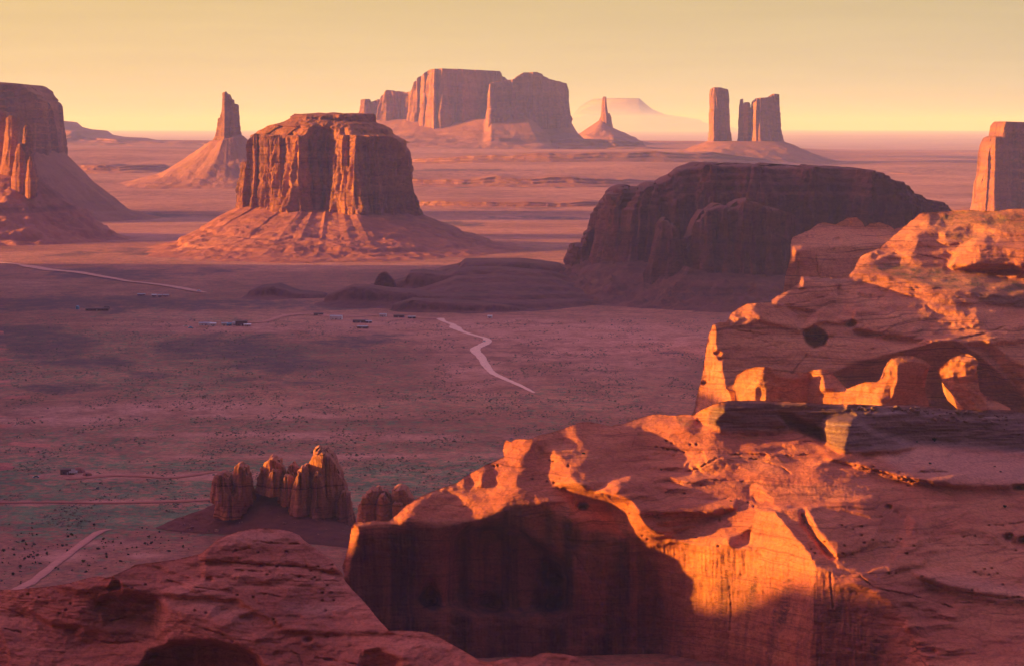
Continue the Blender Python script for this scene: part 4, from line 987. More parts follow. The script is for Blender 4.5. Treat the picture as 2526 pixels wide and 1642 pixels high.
    pt = [('R6', [(720, 1110), (735, 1150)], 17, 5), ('R6', [(1120, 1170), (1080, 1135)], 16, 4), ('R6', [(1530, 1150), (1490, 1195)], 17, 4), ('R6', [(1520, 990)], 18, 5), ('R6', [(1690, 530)], 9, 8),
          ('C', [(1350, 830)], 6, 4), ('C', [(1405, 880)], 7, 3), ('C', [(2290, 690), (2250, 690)], 8, 6), ('C', [(2300, 1060), (2200, 1040)], 9, 8),
          ('C', [(830, 1160), (905, 1075), (1040, 1105), (960, 1165), (1090, 1165), (1240, 1065), (1160, 1030), (1160, 970), (1020, 960), (1100, 990), (1030, 1160), (1380, 1065), (1530, 1105), (1180, 1085), (980, 1190), (1300, 900), (800, 1130), (1425, 585), (1490, 680), (1625, 665), (1520, 645), (1440, 1060), (1240, 545), (1350, 1300), (1400, 1300), (1590, 1320), (1480, 1160), (2080, 1265), (2060, 1310), (2000, 1315), (1960, 1290), (2030, 1270), (2120, 1300), (2230, 1470), (2270, 1465), (2180, 1475), (2160, 1380), (1880, 1045), (1960, 1035), (1940, 1420), (2110, 965), (2160, 965), (2240, 965), (2060, 960), (2250, 1140), (1640, 1085), (360, 800), (400, 825), (150, 1105)], 2.6, 2.2),
          ('B', [(1610, 460), (1665, 470), (1700, 480), (1770, 495), (1830, 500), (1690, 410), (1730, 430), (1880, 435), (1930, 435), (790, 570), (760, 565), (795, 740), (740, 735), (620, 715), (910, 610), (1390, 915), (1400, 985), (1185, 830), (1240, 850), (350, 605), (320, 610), (1540, 1190), (1500, 1160), (1470, 1185), (2110, 1040), (1830, 830), (1960, 760)], 2.4, 1.8)]
    stp = [('R7', [(932, 330), (1150, 270), (1290, 150), (1350, 200), (1280, 300), (1600, 370), (1300, 430), (1050, 440), (930, 440)], (7, 20), 0.25), ('R7', [(100, 380), (270, 285), (300, 330), (180, 400)], (14, 3), 0.5),
           ('R7', [(320, 640), (1260, 700), (1340, 800), (1800, 1400), (450, 1400)], (4, 60), 0.5), ('R6', [(165, 960), (440, 700), (2050, 860), (2240, 1200), (2240, 1700), (165, 1700)], (5, 60), 0.55), ('R4', [(90, 640), (2300, 690), (2300, 980), (1000, 970), (100, 800)], (70, 2.0), 1.0), ('R7', [(1640, 740), (1740, 480), (1830, 500), (1800, 640), (1700, 760)], (12, 3), 0.5)]
    pa = [('strata', 'C', [(100, 120), (300, 80), (760, 95), (1100, 112), (1560, 115), (2600, 165), (2600, 480), (2000, 425), (1560, 390), (1400, 440), (1020, 440), (880, 370), (700, 275), (600, 300), (200, 300), (60, 240)], 4, 0.95), ('scrub', 'C', [(150, 100), (300, 75), (760, 90), (760, 105), (300, 115), (180, 130)], 3, 0.08), ('scrub', 'B', [(1760, 210), (1900, 220), (1910, 270), (1830, 290), (1780, 260)], 3, 0.7),
          ('pale', 'C', [(1480, 380), (2000, 430), (2500, 500), (2500, 690), (2100, 670), (1700, 640), (1400, 560), (1300, 470)], 10, 0.8), ('pale', 'R7', [(1780, 790), (2100, 830), (2500, 910), (2400, 940), (2000, 880)], 8, 0.6)]  # paler colour stands for light on the upward slopes
    pa += [('varnish_shade', 'R6', [(200, 960), (215, 800), (290, 690), (440, 690), (700, 640), (1000, 620), (1190, 545), (1280, 500), (1400, 520), (1640, 630), (1900, 700), (2020, 750), (2070, 820), (2140, 880), (2190, 970), (2215, 1050), (2245, 1200), (2260, 1800), (100, 1800), (165, 1200)], 10, 0.9), ('varnish_shade', 'R7', [(440, 800), (900, 830), (1260, 900), (1500, 870), (1600, 1000), (1800, 1400), (440, 1400)], 14, 0.45)]  # shade on the cliff face and the foot of the glowing wall, painted in
    cv = [('C', [(735, 865), (785, 930), (850, 1050), (975, 1195), (930, 1185), (830, 1070), (735, 965)], 3, 6), ('C', [(768, 840), (900, 800), (1250, 750), (1320, 900), (1260, 1100), (985, 1190), (855, 1040), (785, 920)], 4, -5), ('C', [(1490, 1275), (1700, 1280), (2000, 1330), (2600, 1440), (2600, 1500), (2100, 1450), (1780, 1400), (1560, 1320)], 4, -4),
          ('C', [(872, 482), (1150, 542), (1450, 634), (1800, 694), (2250, 694), (2600, 640), (2600, 450), (1600, 380), (1050, 440)], 4, -6), ('R7', [(1765, 490), (1812, 515), (1900, 600), (1850, 760), (1600, 810), (1540, 795), (1650, 740), (1740, 650)], 5, -3),
          ('B', [(1135, 822), (1250, 745), (1400, 690), (1500, 720), (1600, 830), (1680, 880), (2250, 890), (2250, 955), (1980, 985), (1480, 985), (1400, 905), (1270, 865)], 4, -7), ('B', [(1950, 560), (1500, 520), (1350, 585), (1420, 540), (1540, 510), (1700, 540)], 4, -3), ('C', [(560, 165), (650, 180), (900, 300), (905, 400), (780, 330), (690, 285)], 4, 9), ('C', [(900, 215), (1110, 205), (1250, 300), (1420, 350), (1560, 400), (1400, 445), (1010, 445), (930, 370), (890, 300)], 5, -9), ('R6', [(840, 1160), (850, 850), (870, 740), (930, 680), (1050, 652), (1180, 655), (1290, 690), (1440, 790), (1560, 890), (1620, 1000), (1600, 1180), (1300, 1215), (1000, 1190)], 9, 13), ('R6', [(640, 1150), (700, 1020), (735, 1010), (775, 1080), (775, 1160)], 7, 7), ('R6', [(980, 1190), (1060, 1110), (1130, 1100), (1180, 1190)], 8, 5), ('R6', [(1400, 1200), (1490, 1120), (1550, 1110), (1580, 1200)], 8, 6), ('R6', [(1440, 880), (1540, 890), (1590, 950), (1560, 1010), (1470, 980)], 9, 5),
          ('B', [(810, 790), (890, 770), (1000, 800), (1130, 850), (1240, 900), (1270, 990), (1000, 990), (900, 870)], 7, 7), ('R7', [(2220, 575), (2300, 620), (2600, 650), (2600, 690), (2320, 655)], 4, 6)]
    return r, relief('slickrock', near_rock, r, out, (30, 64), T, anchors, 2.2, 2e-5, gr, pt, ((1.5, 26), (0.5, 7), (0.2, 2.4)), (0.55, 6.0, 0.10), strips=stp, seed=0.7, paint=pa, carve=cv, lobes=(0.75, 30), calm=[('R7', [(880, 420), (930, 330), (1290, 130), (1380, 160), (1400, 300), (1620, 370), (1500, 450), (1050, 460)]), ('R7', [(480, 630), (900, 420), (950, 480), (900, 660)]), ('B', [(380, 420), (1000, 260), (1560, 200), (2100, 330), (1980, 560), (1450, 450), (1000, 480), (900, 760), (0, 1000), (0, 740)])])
_r, (_o, on_ridge) = lower_ridge()


# --- the higher ridge behind it
def upper_ridge():
    r = empty('sandstone_ridge', (330, 2600, 0), label='farther sunlit sandstone ridge with a bright fin at its left end and scrubby top', cat='rock ridge', group='rocks in front')
    out = px('A', [(10, 1700), (22, 1500), (40, 1440), (60, 1340), (88, 1225), (106, 1110), (112, 1060), (130, 960), (158, 888), (180, 878), (215, 870), (250, 868), (290, 805), (340, 772), (390, 747), (460, 738), (562, 735), (556, 722), (600, 690), (660, 660), (720, 622), (752, 600), (760, 556), (800, 554), (900, 562), (1040, 572), (1098, 538), (1130, 500), (1135, 470), (1170, 422), (1300, 362), (1380, 292), (1440, 242), (1510, 182), (1580, 126), (1740, 114), (1900, 106), (2080, 115), (2190, 100), (2282, 95), (2700, 90), (3300, 110), (3450, 140), (3450, 1750)])
    T = []
    def f(ya, ti, *pts, fe=5): T.append((ya, ti, 'A', list(pts), fe))
    f(-55, 66, (1560, 130), (1900, 100), (2700, 85), (2700, 330), (2100, 300), (1800, 270), (1640, 230), fe=8)
    f(30, 50, (1540, 240), (1680, 235), (1850, 270), (2050, 300), (1850, 370), (1780, 480), (1400, 470), (1250, 480), (1440, 400), fe=6)
    f(-66, 42, (1500, 185), (1580, 128), (1665, 150), (1640, 228), (1545, 258), (1500, 330), (1400, 390), (1300, 420), (1240, 470), (1135, 490), (1135, 460), (1180, 420), (1300, 368), (1380, 300), (1440, 250))
    f(-60, 40, (1540, 300), (1580, 320), (1520, 410), (1390, 410), (1400, 370), (1480, 350), fe=4)
    f(-60, 40, (1680, 260), (1740, 250), (1760, 275), (1735, 302), (1690, 292), fe=3)
    f(-60, 30, (1610, 350), (1700, 360), (1830, 385), (1810, 412), (1740, 400), (1620, 375), fe=3)
    f(-62, 36, (1770, 497), (1810, 452), (1830, 385), (1878, 332), (1960, 308), (2050, 310), (2000, 390), (1930, 460), (1840, 498))
    f(25, 42, (2050, 310), (2300, 350), (2700, 380), (2700, 500), (2100, 500), (1950, 482), (2000, 400))
    f(-55, 42, (1850, 215), (1940, 192), (2052, 222), (2058, 262), (1960, 268))
    f(-55, 46, (2030, 292), (2100, 250), (2300, 240), (2700, 200), (2700, 300), (2240, 372), (2110, 345))
    f(-50, 55, (2120, 192), (2282, 108), (2500, 105), (2400, 170), (2180, 214))
    f(-60, 38, (2040, 556), (2100, 522), (2200, 522), (2238, 455), (2272, 470), (2262, 535), (2200, 562), (2290, 575), (2282, 595), (2090, 566), fe=3)
    f(-45, 70, (1140, 490), (1400, 468), (1700, 500), (2000, 550), (2282, 600), (2700, 640), (2700, 720), (2282, 690), (1900, 660), (1600, 620), (1300, 530))
    f(-56, 38, (1060, 568), (1100, 520), (1290, 525), (1400, 585), (1700, 640), (1980, 690), (2120, 740), (1900, 760), (1640, 730), (1420, 690), (1280, 630), (1180, 602))
    f(25, 20, (1750, 650), (2282, 700), (2700, 730), (2700, 790), (2282, 780), (1980, 750), fe=6)
    f(0, 76, (760, 556), (1040, 575), (1180, 592), (1000, 622), (800, 602), fe=4)
    f(-60, 36, (752, 558), (792, 572), (795, 632), (745, 622), (720, 645), (610, 722), (560, 732), (640, 672), (720, 622), fe=3)
    f(30, 50, (800, 612), (1000, 628), (1010, 720), (860, 800), (640, 762), (700, 700))
    f(-62, 46, (1000, 690), (998, 650), (1050, 610), (1150, 612), (1300, 672), (1500, 722), (1750, 752), (1900, 792), (2010, 850), (1980, 900), (1800, 985), (1640, 1002), (1475, 1000), (1500, 925), (1580, 872), (1450, 832), (1300, 792), (1160, 772), (1095, 840), (1015, 842), (1035, 770), (990, 762), (1045, 710))
    f(-66, 26, (998, 690), (1000, 645), (1045, 612), (1090, 650), (1060, 700), (1020, 715), fe=4)
    f(-66, 30, (1090, 835), (1120, 750), (1200, 740), (1150, 790), (1110, 850), fe=4)
    f(40, 24, (1095, 860), (1130, 782), (1300, 802), (1450, 832), (1520, 870), (1440, 962), (1300, 952), (1200, 932), (1120, 900), fe=5)
    f(10, 55, (1225, 870), (1260, 840), (1350, 832), (1400, 870), (1330, 900), (1250, 900), fe=4)
    f(40, -5, (1205, 915), (1290, 935), (1400, 890), (1360, 945), (1250, 955), fe=3)
    f(-64, 10, (1203, 908), (1208, 868), (1228, 868), (1222, 905), fe=2)
    f(45, 30, (1500, 910), (1600, 880), (1660, 890), (1560, 990), (1510, 985), fe=4)
    f(45, 30, (1700, 900), (1760, 880), (1700, 960), (1640, 985), fe=4)
    f(-20, 62, (1640, 1002), (1990, 890), (2282, 790), (2700, 760), (2700, 990), (2282, 955), (2050, 992), (1900, 1022), (1800, 1002), fe=6)
    f(30, 46, (190, 890), (300, 905), (560, 850), (700, 880), (780, 960), (940, 960), (1100, 900), (1400, 980), (1650, 1010), (1400, 1080), (1100, 1150), (990, 1220), (750, 1230), (500, 1240), (240, 1320), (230, 1050), fe=6)
    f(25, 58, (250, 870), (350, 770), (460, 738), (600, 740), (720, 840), (760, 930), (680, 930), (500, 860), (300, 900))
    f(-62, 40, (252, 870), (280, 812), (350, 770), (420, 747), (500, 742), (425, 790), (505, 832), (490, 865), (440, 840), (380, 882), (300, 908), fe=4)
    f(30, 10, (330, 840), (375, 835), (360, 880), (300, 905), fe=3)
    f(-66, 26, (768, 915), (800, 870), (860, 800), (920, 765), (960, 766), (900, 830), (850, 890), (800, 936), fe=4)
    f(30, 50, (960, 766), (1020, 830), (1090, 850), (1080, 880), (880, 872), (900, 830))
    f(60, -20, (775, 932), (860, 888), (945, 958), (930, 1000), (850, 980), fe=3)
    f(20, -14, (990, 1220), (1100, 1150), (1420, 1082), (1650, 1012), (1800, 1002), (1960, 1090), (2060, 1180), (2282, 1385), (2700, 1600), (2700, 1750), (900, 1750), (700, 1500), (1000, 1340), (1070, 1320), fe=6)
    f(30, -30, (1400, 1085), (1650, 1012), (1800, 1005), (1900, 1080), (1700, 1100), (1500, 1120), fe=6)
    f(-68, 6, (1880, 1037), (2030, 986), (2100, 1020), (2180, 1092), (2190, 1150), (2282, 1172), (2700, 1300), (2700, 1620), (2282, 1372), (2140, 1220), (2060, 1130), (2000, 1062))
    f(-55, 30, (1785, 1012), (1832, 998), (1885, 1040), (1800, 1032), fe=3)
    f(30, 50, (2060, 975), (2700, 960), (2700, 1290), (2282, 1160), (2195, 1130), (2180, 1085), (2100, 1010))
    f(-68, 6, (160, 884), (188, 884), (205, 962), (190, 1012), (182, 1060), (235, 1130), (236, 1250), (242, 1312), (300, 1322), (300, 1700), (10, 1700), (40, 1440), (88, 1225), (112, 1060), (130, 960))
    f(40, 0, (175, 1050), (205, 1040), (232, 1120), (210, 1135), (190, 1100), fe=2)
    f(40, 0, (92, 1270), (118, 1255), (112, 1300), (92, 1305), fe=2)
    f(60, 40, (186, 885), (230, 872), (300, 905), (240, 930), (205, 950), fe=4)
    anchors = [(1740, 1000, 2300), (1790, 810, 2380), (2526, 1010, 2380), (2400, 900, 2480), (2100, 720, 2750), (2526, 700, 2850), (2300, 530, 3250), (2600, 520, 3300)]
    gr = [('A', [(300, 920), (500, 950), (700, 970), (800, 960)], 2.2, 3), ('A', [(330, 960), (520, 1000), (650, 1010)], 2, 2.5), ('A', [(420, 880), (415, 950)], 2, 3), ('A', [(700, 1220), (740, 1160), (800, 1090)], 2.2, 4), ('A', [(1800, 990), (2000, 950), (2180, 890)], 2.5, 4), ('A', [(1240, 1050), (1500, 1075), (1600, 1060)], 2, 3),
          ('A', [(640, 760), (800, 730), (950, 690)], 2.5, 4), ('A', [(740, 650), (880, 640), (1000, 630)], 2.5, 4), ('A', [(1950, 1010), (2100, 985), (2282, 960)], 2, 3), ('A', [(1200, 935), (1300, 955), (1400, 900)], 2.5, 5), ('A', [(1150, 930), (1400, 970), (1640, 1005)], 2.5, 4), ('A', [(1400, 405), (1560, 410), (1760, 450)], 2.5, 4), ('A', [(1660, 270), (1680, 330), (1760, 350), (1840, 340)], 3, 5)]
    pt = [('A', [(1100, 880)], 9, 10), ('A', [(195, 1080), (105, 1280)], 6, 5), ('A', [(2250, 1240), (2210, 1210)], 4, 4)]
    stp = [('A', [(1060, 560), (1300, 520), (2282, 700), (2700, 740), (2700, 800), (1500, 700)], (60, 2.2), 1.8), ('A', [(1450, 1000), (1600, 830), (2000, 830), (2000, 900), (1700, 1000)], (14, 6), 1.6), ('A', [(20, 1500), (110, 1060), (180, 880), (240, 1300), (300, 1500)], (5, 30), 1.2)]
    pa = [('scrub', 'A', [(1600, 135), (1900, 108), (2700, 90), (2700, 250), (2200, 250), (2050, 215), (1850, 200), (1700, 230)], 5, 0.85), ('scrub', 'A', [(1140, 492), (1400, 470), (1700, 502), (2000, 550), (2282, 600), (2700, 640), (2700, 700), (2282, 680), (1900, 655), (1600, 612), (1350, 540)], 4, 0.95), ('scrub', 'A', [(1700, 240), (1900, 260), (2020, 290), (1860, 330), (1800, 280)], 4, 0.7),
          ('strata', 'A', [(1900, 660), (2300, 690), (2700, 700), (2700, 800), (2282, 775), (1980, 740)], 4, 0.8), ('strata', 'A', [(800, 560), (1040, 575), (1180, 592), (1000, 610), (850, 590)], 3, 0.5)]
    cv = [('A', [(768, 915), (800, 870), (920, 765), (1020, 830), (1090, 850), (1080, 880), (880, 872), (800, 936)], 3, -8), ('A', [(240, 870), (290, 790), (350, 750), (460, 720), (610, 735), (720, 840), (770, 940), (500, 862), (300, 907)], 4, -7), ('A', [(745, 550), (1040, 570), (1180, 592), (1000, 625), (990, 720), (850, 800), (640, 762), (560, 738), (640, 660)], 4, -8),
          ('A', [(1130, 490), (1120, 450), (1300, 350), (1580, 100), (2750, 60), (2750, 480), (2000, 500), (1700, 500), (1400, 470)], 4, -10), ('A', [(1050, 568), (1100, 510), (1140, 490), (1400, 470), (1700, 500), (2282, 600), (2750, 640), (2750, 800), (1980, 760), (1640, 735), (1280, 635), (1180, 602)], 4, -7), ('A', [(1770, 497), (1830, 383), (1960, 308), (2300, 350), (2750, 380), (2750, 540), (2090, 500)], 4, -12),
          ('A', [(990, 690), (1050, 610), (1300, 670), (1900, 790), (2750, 760), (2750, 990), (1900, 1020), (1640, 1006), (1440, 965), (1200, 935), (1110, 900), (1010, 842)], 4, -7), ('A', [(778, 935), (860, 895), (942, 962), (928, 1018), (850, 1052), (792, 1000)], 3, 26), ('A', [(1000, 1240), (1110, 1170), (1420, 1095), (1650, 1025), (1800, 1010), (1950, 1095), (2040, 1170), (2282, 1400), (2700, 1640), (2700, 1760), (900, 1760), (760, 1500), (1010, 1340), (1080, 1310)], 5, 22), ('A', [(1110, 920), (1200, 945), (1420, 985), (1640, 1012), (1500, 1030), (1250, 990), (1130, 960)], 4, 7)]
    ob, at = relief('slickrock', ridge_rock, r, out, (25, 52), T, anchors, 2.2, 2e-5, gr, pt, ((1.8, 34), (0.6, 10), (0.25, 3.5)), (1.5, 9.0, 0.06), (15, 60, 160), strips=stp, seed=3.1, paint=pa, carve=cv, lobes=(0.6, 26), rt=0.5)
    # row of knobs standing before the alcove
    out = px('A', [(290, 1500), (308, 1400), (314, 1335), (250, 1318), (255, 1300), (300, 1292), (318, 1225), (360, 1208), (392, 1185), (450, 1172), (530, 1172), (620, 1200), (700, 1216), (790, 1210), (830, 1195), (900, 1187), (940, 1195), (1000, 1240), (1076, 1322), (1120, 1300), (1200, 1276), (1280, 1274), (1320, 1240), (1332, 1190), (1360, 1130), (1382, 1100), (1440, 1092), (1530, 1098), (1620, 1130), (1650, 1166), (1605, 1190), (1580, 1250), (1600, 1300), (1660, 1520), (300, 1540)])
    T = []
    f(-66, 12, (300, 1500), (310, 1400), (312, 1330), (250, 1318), (300, 1290), (320, 1220), (390, 1186), (450, 1172), (530, 1178), (490, 1240), (500, 1290), (540, 1340), (545, 1500), fe=4)
    f(40, 0, (445, 1312), (488, 1302), (500, 1340), (490, 1400), (440, 1400), fe=3)
    f(35, 4, (530, 1173), (700, 1216), (800, 1256), (795, 1500), (548, 1500), (540, 1330), (498, 1270), fe=4)
    f(30, 55, (540, 1172), (700, 1214), (800, 1215), (800, 1250), (680, 1240), (540, 1200), fe=4)
    f(40, -30, (570, 1300), (680, 1290), (780, 1340), (700, 1360), (600, 1340), fe=4)
    f(-64, 12, (790, 1500), (800, 1330), (822, 1250), (790, 1212), (900, 1188), (925, 1240), (900, 1270), (910, 1330), (1000, 1330), (1080, 1328), (1200, 1276), (1290, 1275), (1330, 1230), (1340, 1160), (1372, 1105), (1395, 1150), (1385, 1280), (1330, 1335), (1290, 1440), (1290, 1520), fe=4)
    f(30, 46, (905, 1188), (1000, 1240), (1076, 1324), (960, 1330), (912, 1328), (908, 1260), fe=3)
    f(0, 62, (1372, 1100), (1530, 1098), (1650, 1166), (1560, 1150), (1420, 1128), fe=3)
    f(35, 2, (1430, 1138), (1640, 1168), (1595, 1250), (1660, 1520), (1310, 1520), (1350, 1370), (1400, 1300), (1390, 1200), fe=4)
    f(-60, 8, (1385, 1180), (1425, 1160), (1430, 1270), (1400, 1350), (1370, 1400), (1360, 1330), fe=2)
    f(45, 0, (1350, 1190), (1385, 1160), (1390, 1240), (1360, 1230), fe=2)
    relief('knob', ridge_rock, r, out, (20, 15), T, [(1800, 1000, 2180), (2050, 1000, 2190), (2260, 1000, 2190)], 2.5, 8e-5, (), (), ((1.2, 16), (0.7, 6)), (0.6, 6, 0.05), (6, 18, 40), seed=5.5)
    out = px('A', [(1690, 1192), (1740, 1150), (1790, 1110), (1850, 1086), (1900, 1083), (1950, 1110), (1970, 1140), (1952, 1180), (1972, 1260), (1985, 1340), (2010, 1362), (2190, 1452), (2210, 1540), (1930, 1540), (1800, 1362), (1720, 1272), (1705, 1230)])
    T = []
    f(-50, 6, (1690, 1192), (1760, 1160), (1880, 1130), (1880, 1240), (1920, 1330), (1950, 1400), (1980, 1540), (1930, 1540), (1800, 1362), (1720, 1272), fe=4)
    f(35, 4, (1880, 1130), (1960, 1130), (1972, 1260), (1990, 1350), (2100, 1540), (1990, 1540), (1930, 1340), (1885, 1240), fe=3)
    f(0, 56, (1740, 1152), (1790, 1110), (1900, 1083), (1970, 1140), (1880, 1130), (1790, 1145), fe=3)
    f(-40, 60, (1985, 1345), (2010, 1362), (2190, 1452), (2210, 1540), (2060, 1470), fe=3)
    f(40, 0, (1780, 1200), (1830, 1220), (1850, 1290), (1800, 1280), fe=2)
    relief('knob', ridge_rock, r, out, (10, 10), T, [(2350, 900, 2200), (2400, 1000, 2190)], 2.5, 8e-5, (), (), ((1.4, 12), (0.8, 5)), (0.5, 6, 0.05), (6, 18, 40), seed=6.5)
    return at
on_upper = upper_ridge()

def middle_block():
    r = empty('rock_block', (320, 3600, 0), label='squared red rock block in shade between the dark mesa and the sunlit ridge', cat='rock block', group='rocks in front')
    out = px('A', [(630, 900), (640, 700), (655, 560), (690, 420), (690, 345), (705, 292), (760, 266), (830, 240), (872, 200), (920, 190), (1000, 205), (1030, 188), (1080, 160), (1140, 155), (1182, 190), (1200, 226), (1230, 198), (1300, 190), (1370, 215), (1400, 238), (1500, 200), (1640, 330), (1500, 500), (1200, 640), (1000, 720), (800, 760)])
    T = []
    def f(ya, ti, *pts, fe=4): T.append((ya, ti, 'A', list(pts), fe))
    f(20, 68, (705, 292), (870, 200), (1000, 207), (1400, 240), (1640, 330), (1300, 355), (1050, 372), (860, 350), (760, 385), (720, 400), (695, 340))
    f(20, 2, (690, 345), (722, 410), (742, 500), (724, 640), (630, 860), (655, 560))
    f(30, 12, (745, 420), (870, 390), (880, 520), (900, 640), (740, 660))
    f(20, 40, (780, 390), (900, 365), (1300, 360), (1250, 480), (1100, 560), (930, 560), (880, 480), (860, 400))
    f(25, 30, (1030, 190), (1140, 155), (1190, 200), (1180, 240), (1100, 200)); f(25, 40, (1200, 228), (1300, 190), (1390, 235), (1300, 245), (1210, 248))
    relief('slickrock', ridge_rock, r, out, (20, 30), T, [(1960, 620, 3560), (2100, 560, 3620), (2200, 570, 3600), (1950, 720, 3500)], 2.5, 6e-5, [('A', [(860, 390), (870, 480), (880, 560)], 2, 5), ('A', [(740, 410), (735, 520), (725, 640)], 2.5, 5), ('A', [(970, 400), (990, 370)], 2, 5), ('A', [(770, 270), (820, 300)], 2, 4)], [('A', [(1010, 315)], 7, 5)], ((2.5, 40), (0.9, 11)), (1.2, 12, 0.05), (20, 60, 140), seed=8.5)
middle_block()

# --- rounded layered rock in the lower left
def dome():
    r = empty('rock_dome', (-60, 950, 0), label='shaded layered slickrock dome with dark hollows, nearest rock in the lower left', cat='rock dome', group='rocks in front')
    out = px('R5', [(-650, 1085), (-200, 1070), (0, 1060), (110, 1060), (200, 1050), (370, 1032), (450, 1018), (560, 985), (620, 975), (680, 985), (740, 962), (800, 935), (860, 902), (950, 890), (1110, 870), (1200, 850), (1280, 830), (1320, 795), (1380, 742), (1440, 715), (1520, 690), (1600, 674), (1680, 668), (1770, 674), (1850, 690), (1905, 715), (1932, 745), (1980, 780), (2030, 815), (2112, 872), (2140, 915), (2182, 962), (2190, 1000), (2210, 1025)])
    out += px('R6', [(230, 1060), (290, 1120), (345, 1185), (400, 1255), (462, 1320), (560, 1318), (700, 1330), (770, 1355), (850, 1400), (940, 1450), (1040, 1510), (1100, 1522), (1180, 1500), (1280, 1486), (1380, 1482), (1430, 1460), (1560, 1466), (1640, 1480), (1710, 1502), (1790, 1550), (1900, 1720)])
    out += [(-250, 1720)]
    T = []
    def f(ya, ti, fr, *pts, fe=6): T.append((ya, ti, fr, list(pts), fe))
    f(5, 64, 'R5', (1280, 832), (1380, 742), (1520, 690), (1680, 668), (1850, 690), (1940, 750), (1900, 765), (1700, 765), (1560, 748), (1450, 775), (1360, 850))
    f(20, 40, 'R5', (1290, 865), (1380, 800), (1560, 752), (1900, 772), (2112, 872), (2185, 965), (1900, 912), (1500, 892))
    f(25, 50, 'R5', (1290, 888), (1900, 918), (2195, 1005), (2330, 1160), (2500, 1340), (1900, 1340), (1500, 1120), (1100, 1050))
    f(20, 62, 'R5', (600, 985), (860, 905), (1280, 835), (1290, 900), (1100, 1000), (980, 1090), (820, 1060), (760, 990))
    f(15, 62, 'R5', (350, 1035), (560, 990), (680, 1000), (660, 1080), (600, 1100), (480, 1080))
    f(20, 42, 'R5', (-200, 1080), (370, 1045), (600, 1090), (640, 1150), (500, 1300), (300, 1290), (-200, 1180))
    f(25, -20, 'R5', (570, 1150), (690, 1082), (800, 1075), (1030, 1112), (1055, 1200), (1005, 1330), (900, 1300), (690, 1280), (640, 1210))
    f(60, 0, 'R5', (640, 1180), (690, 1100), (700, 1300), (650, 1380), (640, 1290))
    f(5, 20, 'R5', (650, 1290), (1000, 1330), (930, 1400), (700, 1395))
    f(20, -10, 'R5', (670, 1045), (710, 992), (760, 1000), (772, 1050), (690, 1072), fe=3)
    f(30, -10, 'R5', (130, 1180), (330, 1290), (520, 1300), (640, 1290), (620, 1350), (470, 1360), (250, 1290))
    f(0, 62, 'R5', (980, 1120), (1000, 1075), (1100, 1070), (1500, 1130), (1750, 1260), (1860, 1335), (1780, 1362), (1500, 1280), (1200, 1180), (1060, 1165))
    f(30, 0, 'R5', (1060, 1180), (1300, 1265), (1520, 1380), (1300, 1392), (1100, 1392), (950, 1440), (1010, 1340))
    f(-20, 55, 'R5', (900, 1500), (960, 1420), (1060, 1340), (1060, 1380), (960, 1470))
    f(30, -30, 'R5', (890, 1547), (950, 1455), (1100, 1398), (1300, 1386), (1500, 1420), (1650, 1500), (1700, 1700), (860, 1700))
    f(10, 58, 'R5', (100, 1350), (500, 1370), (640, 1400), (900, 1430), (870, 1547), (850, 1700), (60, 1700))
    f(-25, 20, 'R5', (-150, 1290), (5, 1292), (28, 1380), (48, 1450), (62, 1500), (45, 1700), (-150, 1700), fe=3)
    f(35, -5, 'R5', (0, 1410), (45, 1445), (40, 1470), (0, 1470), fe=2)
    f(15, 60, 'R6', (0, 1345), (200, 1375), (460, 1322), (700, 1332), (850, 1402), (1040, 1512), (900, 1540), (600, 1500), (400, 1430), (200, 1450))
    f(30, -15, 'R6', (300, 1455), (400, 1442), (540, 1510), (520, 1700), (260, 1700))
    f(10, 56, 'R6', (1080, 1522), (1280, 1488), (1430, 1462), (1700, 1502), (1790, 1560), (1880, 1700), (1000, 1700), (1040, 1540))
    anchors = [(640, 1310, 1120), (100, 1455, 1120), (860, 1440, 1040), (300, 1600, 900), (1000, 1600, 900), (1400, 1620, 880), (640, 1640, 850)]
    gr = [('R5', [(1280, 880), (1500, 890), (1700, 905), (1900, 912)], 3, 2.2), ('R5', [(1560, 745), (1700, 765), (1900, 770)], 2.5, 1.2), ('R5', [(1440, 930), (1700, 950), (1820, 970)], 2.5, 1.5), ('R5', [(1830, 960), (2000, 1000), (2180, 1008)], 3, 1.6), ('R5', [(1480, 820), (1560, 800), (1620, 805)], 2.5, 1.2), ('R5', [(1400, 1060), (1700, 1090), (1800, 1110)], 2.5, 1.3),
          ('R5', [(1260, 1300), (1400, 1340), (1480, 1390)], 3.5, 2), ('R5', [(1060, 1000), (1200, 1040), (1500, 1080)], 2.5, 1.2), ('R5', [(700, 1260), (800, 1240)], 4, 2), ('R5', [(30, 1310), (130, 1330)], 3, 2), ('R5', [(2000, 1500), (2200, 1520), (2320, 1547)], 3, 2), ('R5', [(0, 1180), (100, 1200), (200, 1260)], 3, 1.5), ('R5', [(600, 1380), (700, 1400), (880, 1390)], 3, 2), ('R5', [(1850, 1450), (1900, 1480), (1930, 1560)], 3, 2), ('R6', [(0, 1490), (120, 1510), (190, 1540)], 3, 2)]
    pt = [('R5', [(1945, 912), (2020, 914), (1975, 942), (2050, 944), (2080, 1035), (2110, 905), (2110, 930), (2050, 1080), (2105, 1080), (2050, 1130), (2120, 1130), (1700, 965), (1640, 825), (1500, 810), (1820, 820), (2070, 1195), (1740, 1250), (1750, 1270), (1510, 1095), (1610, 1110), (1240, 1195), (1310, 1210), (925, 1030), (840, 1050), (180, 1090), (250, 1110), (300, 1150), (420, 1190), (560, 1080), (450, 1150), (520, 1210), (380, 1210), (2080, 1360), (1660, 910), (1760, 915), (1850, 915), (2000, 985), (1900, 985)], 2.6, 1.3), ('R5', [(1330, 1000), (1960, 1380), (980, 1470)], 7, 2)]
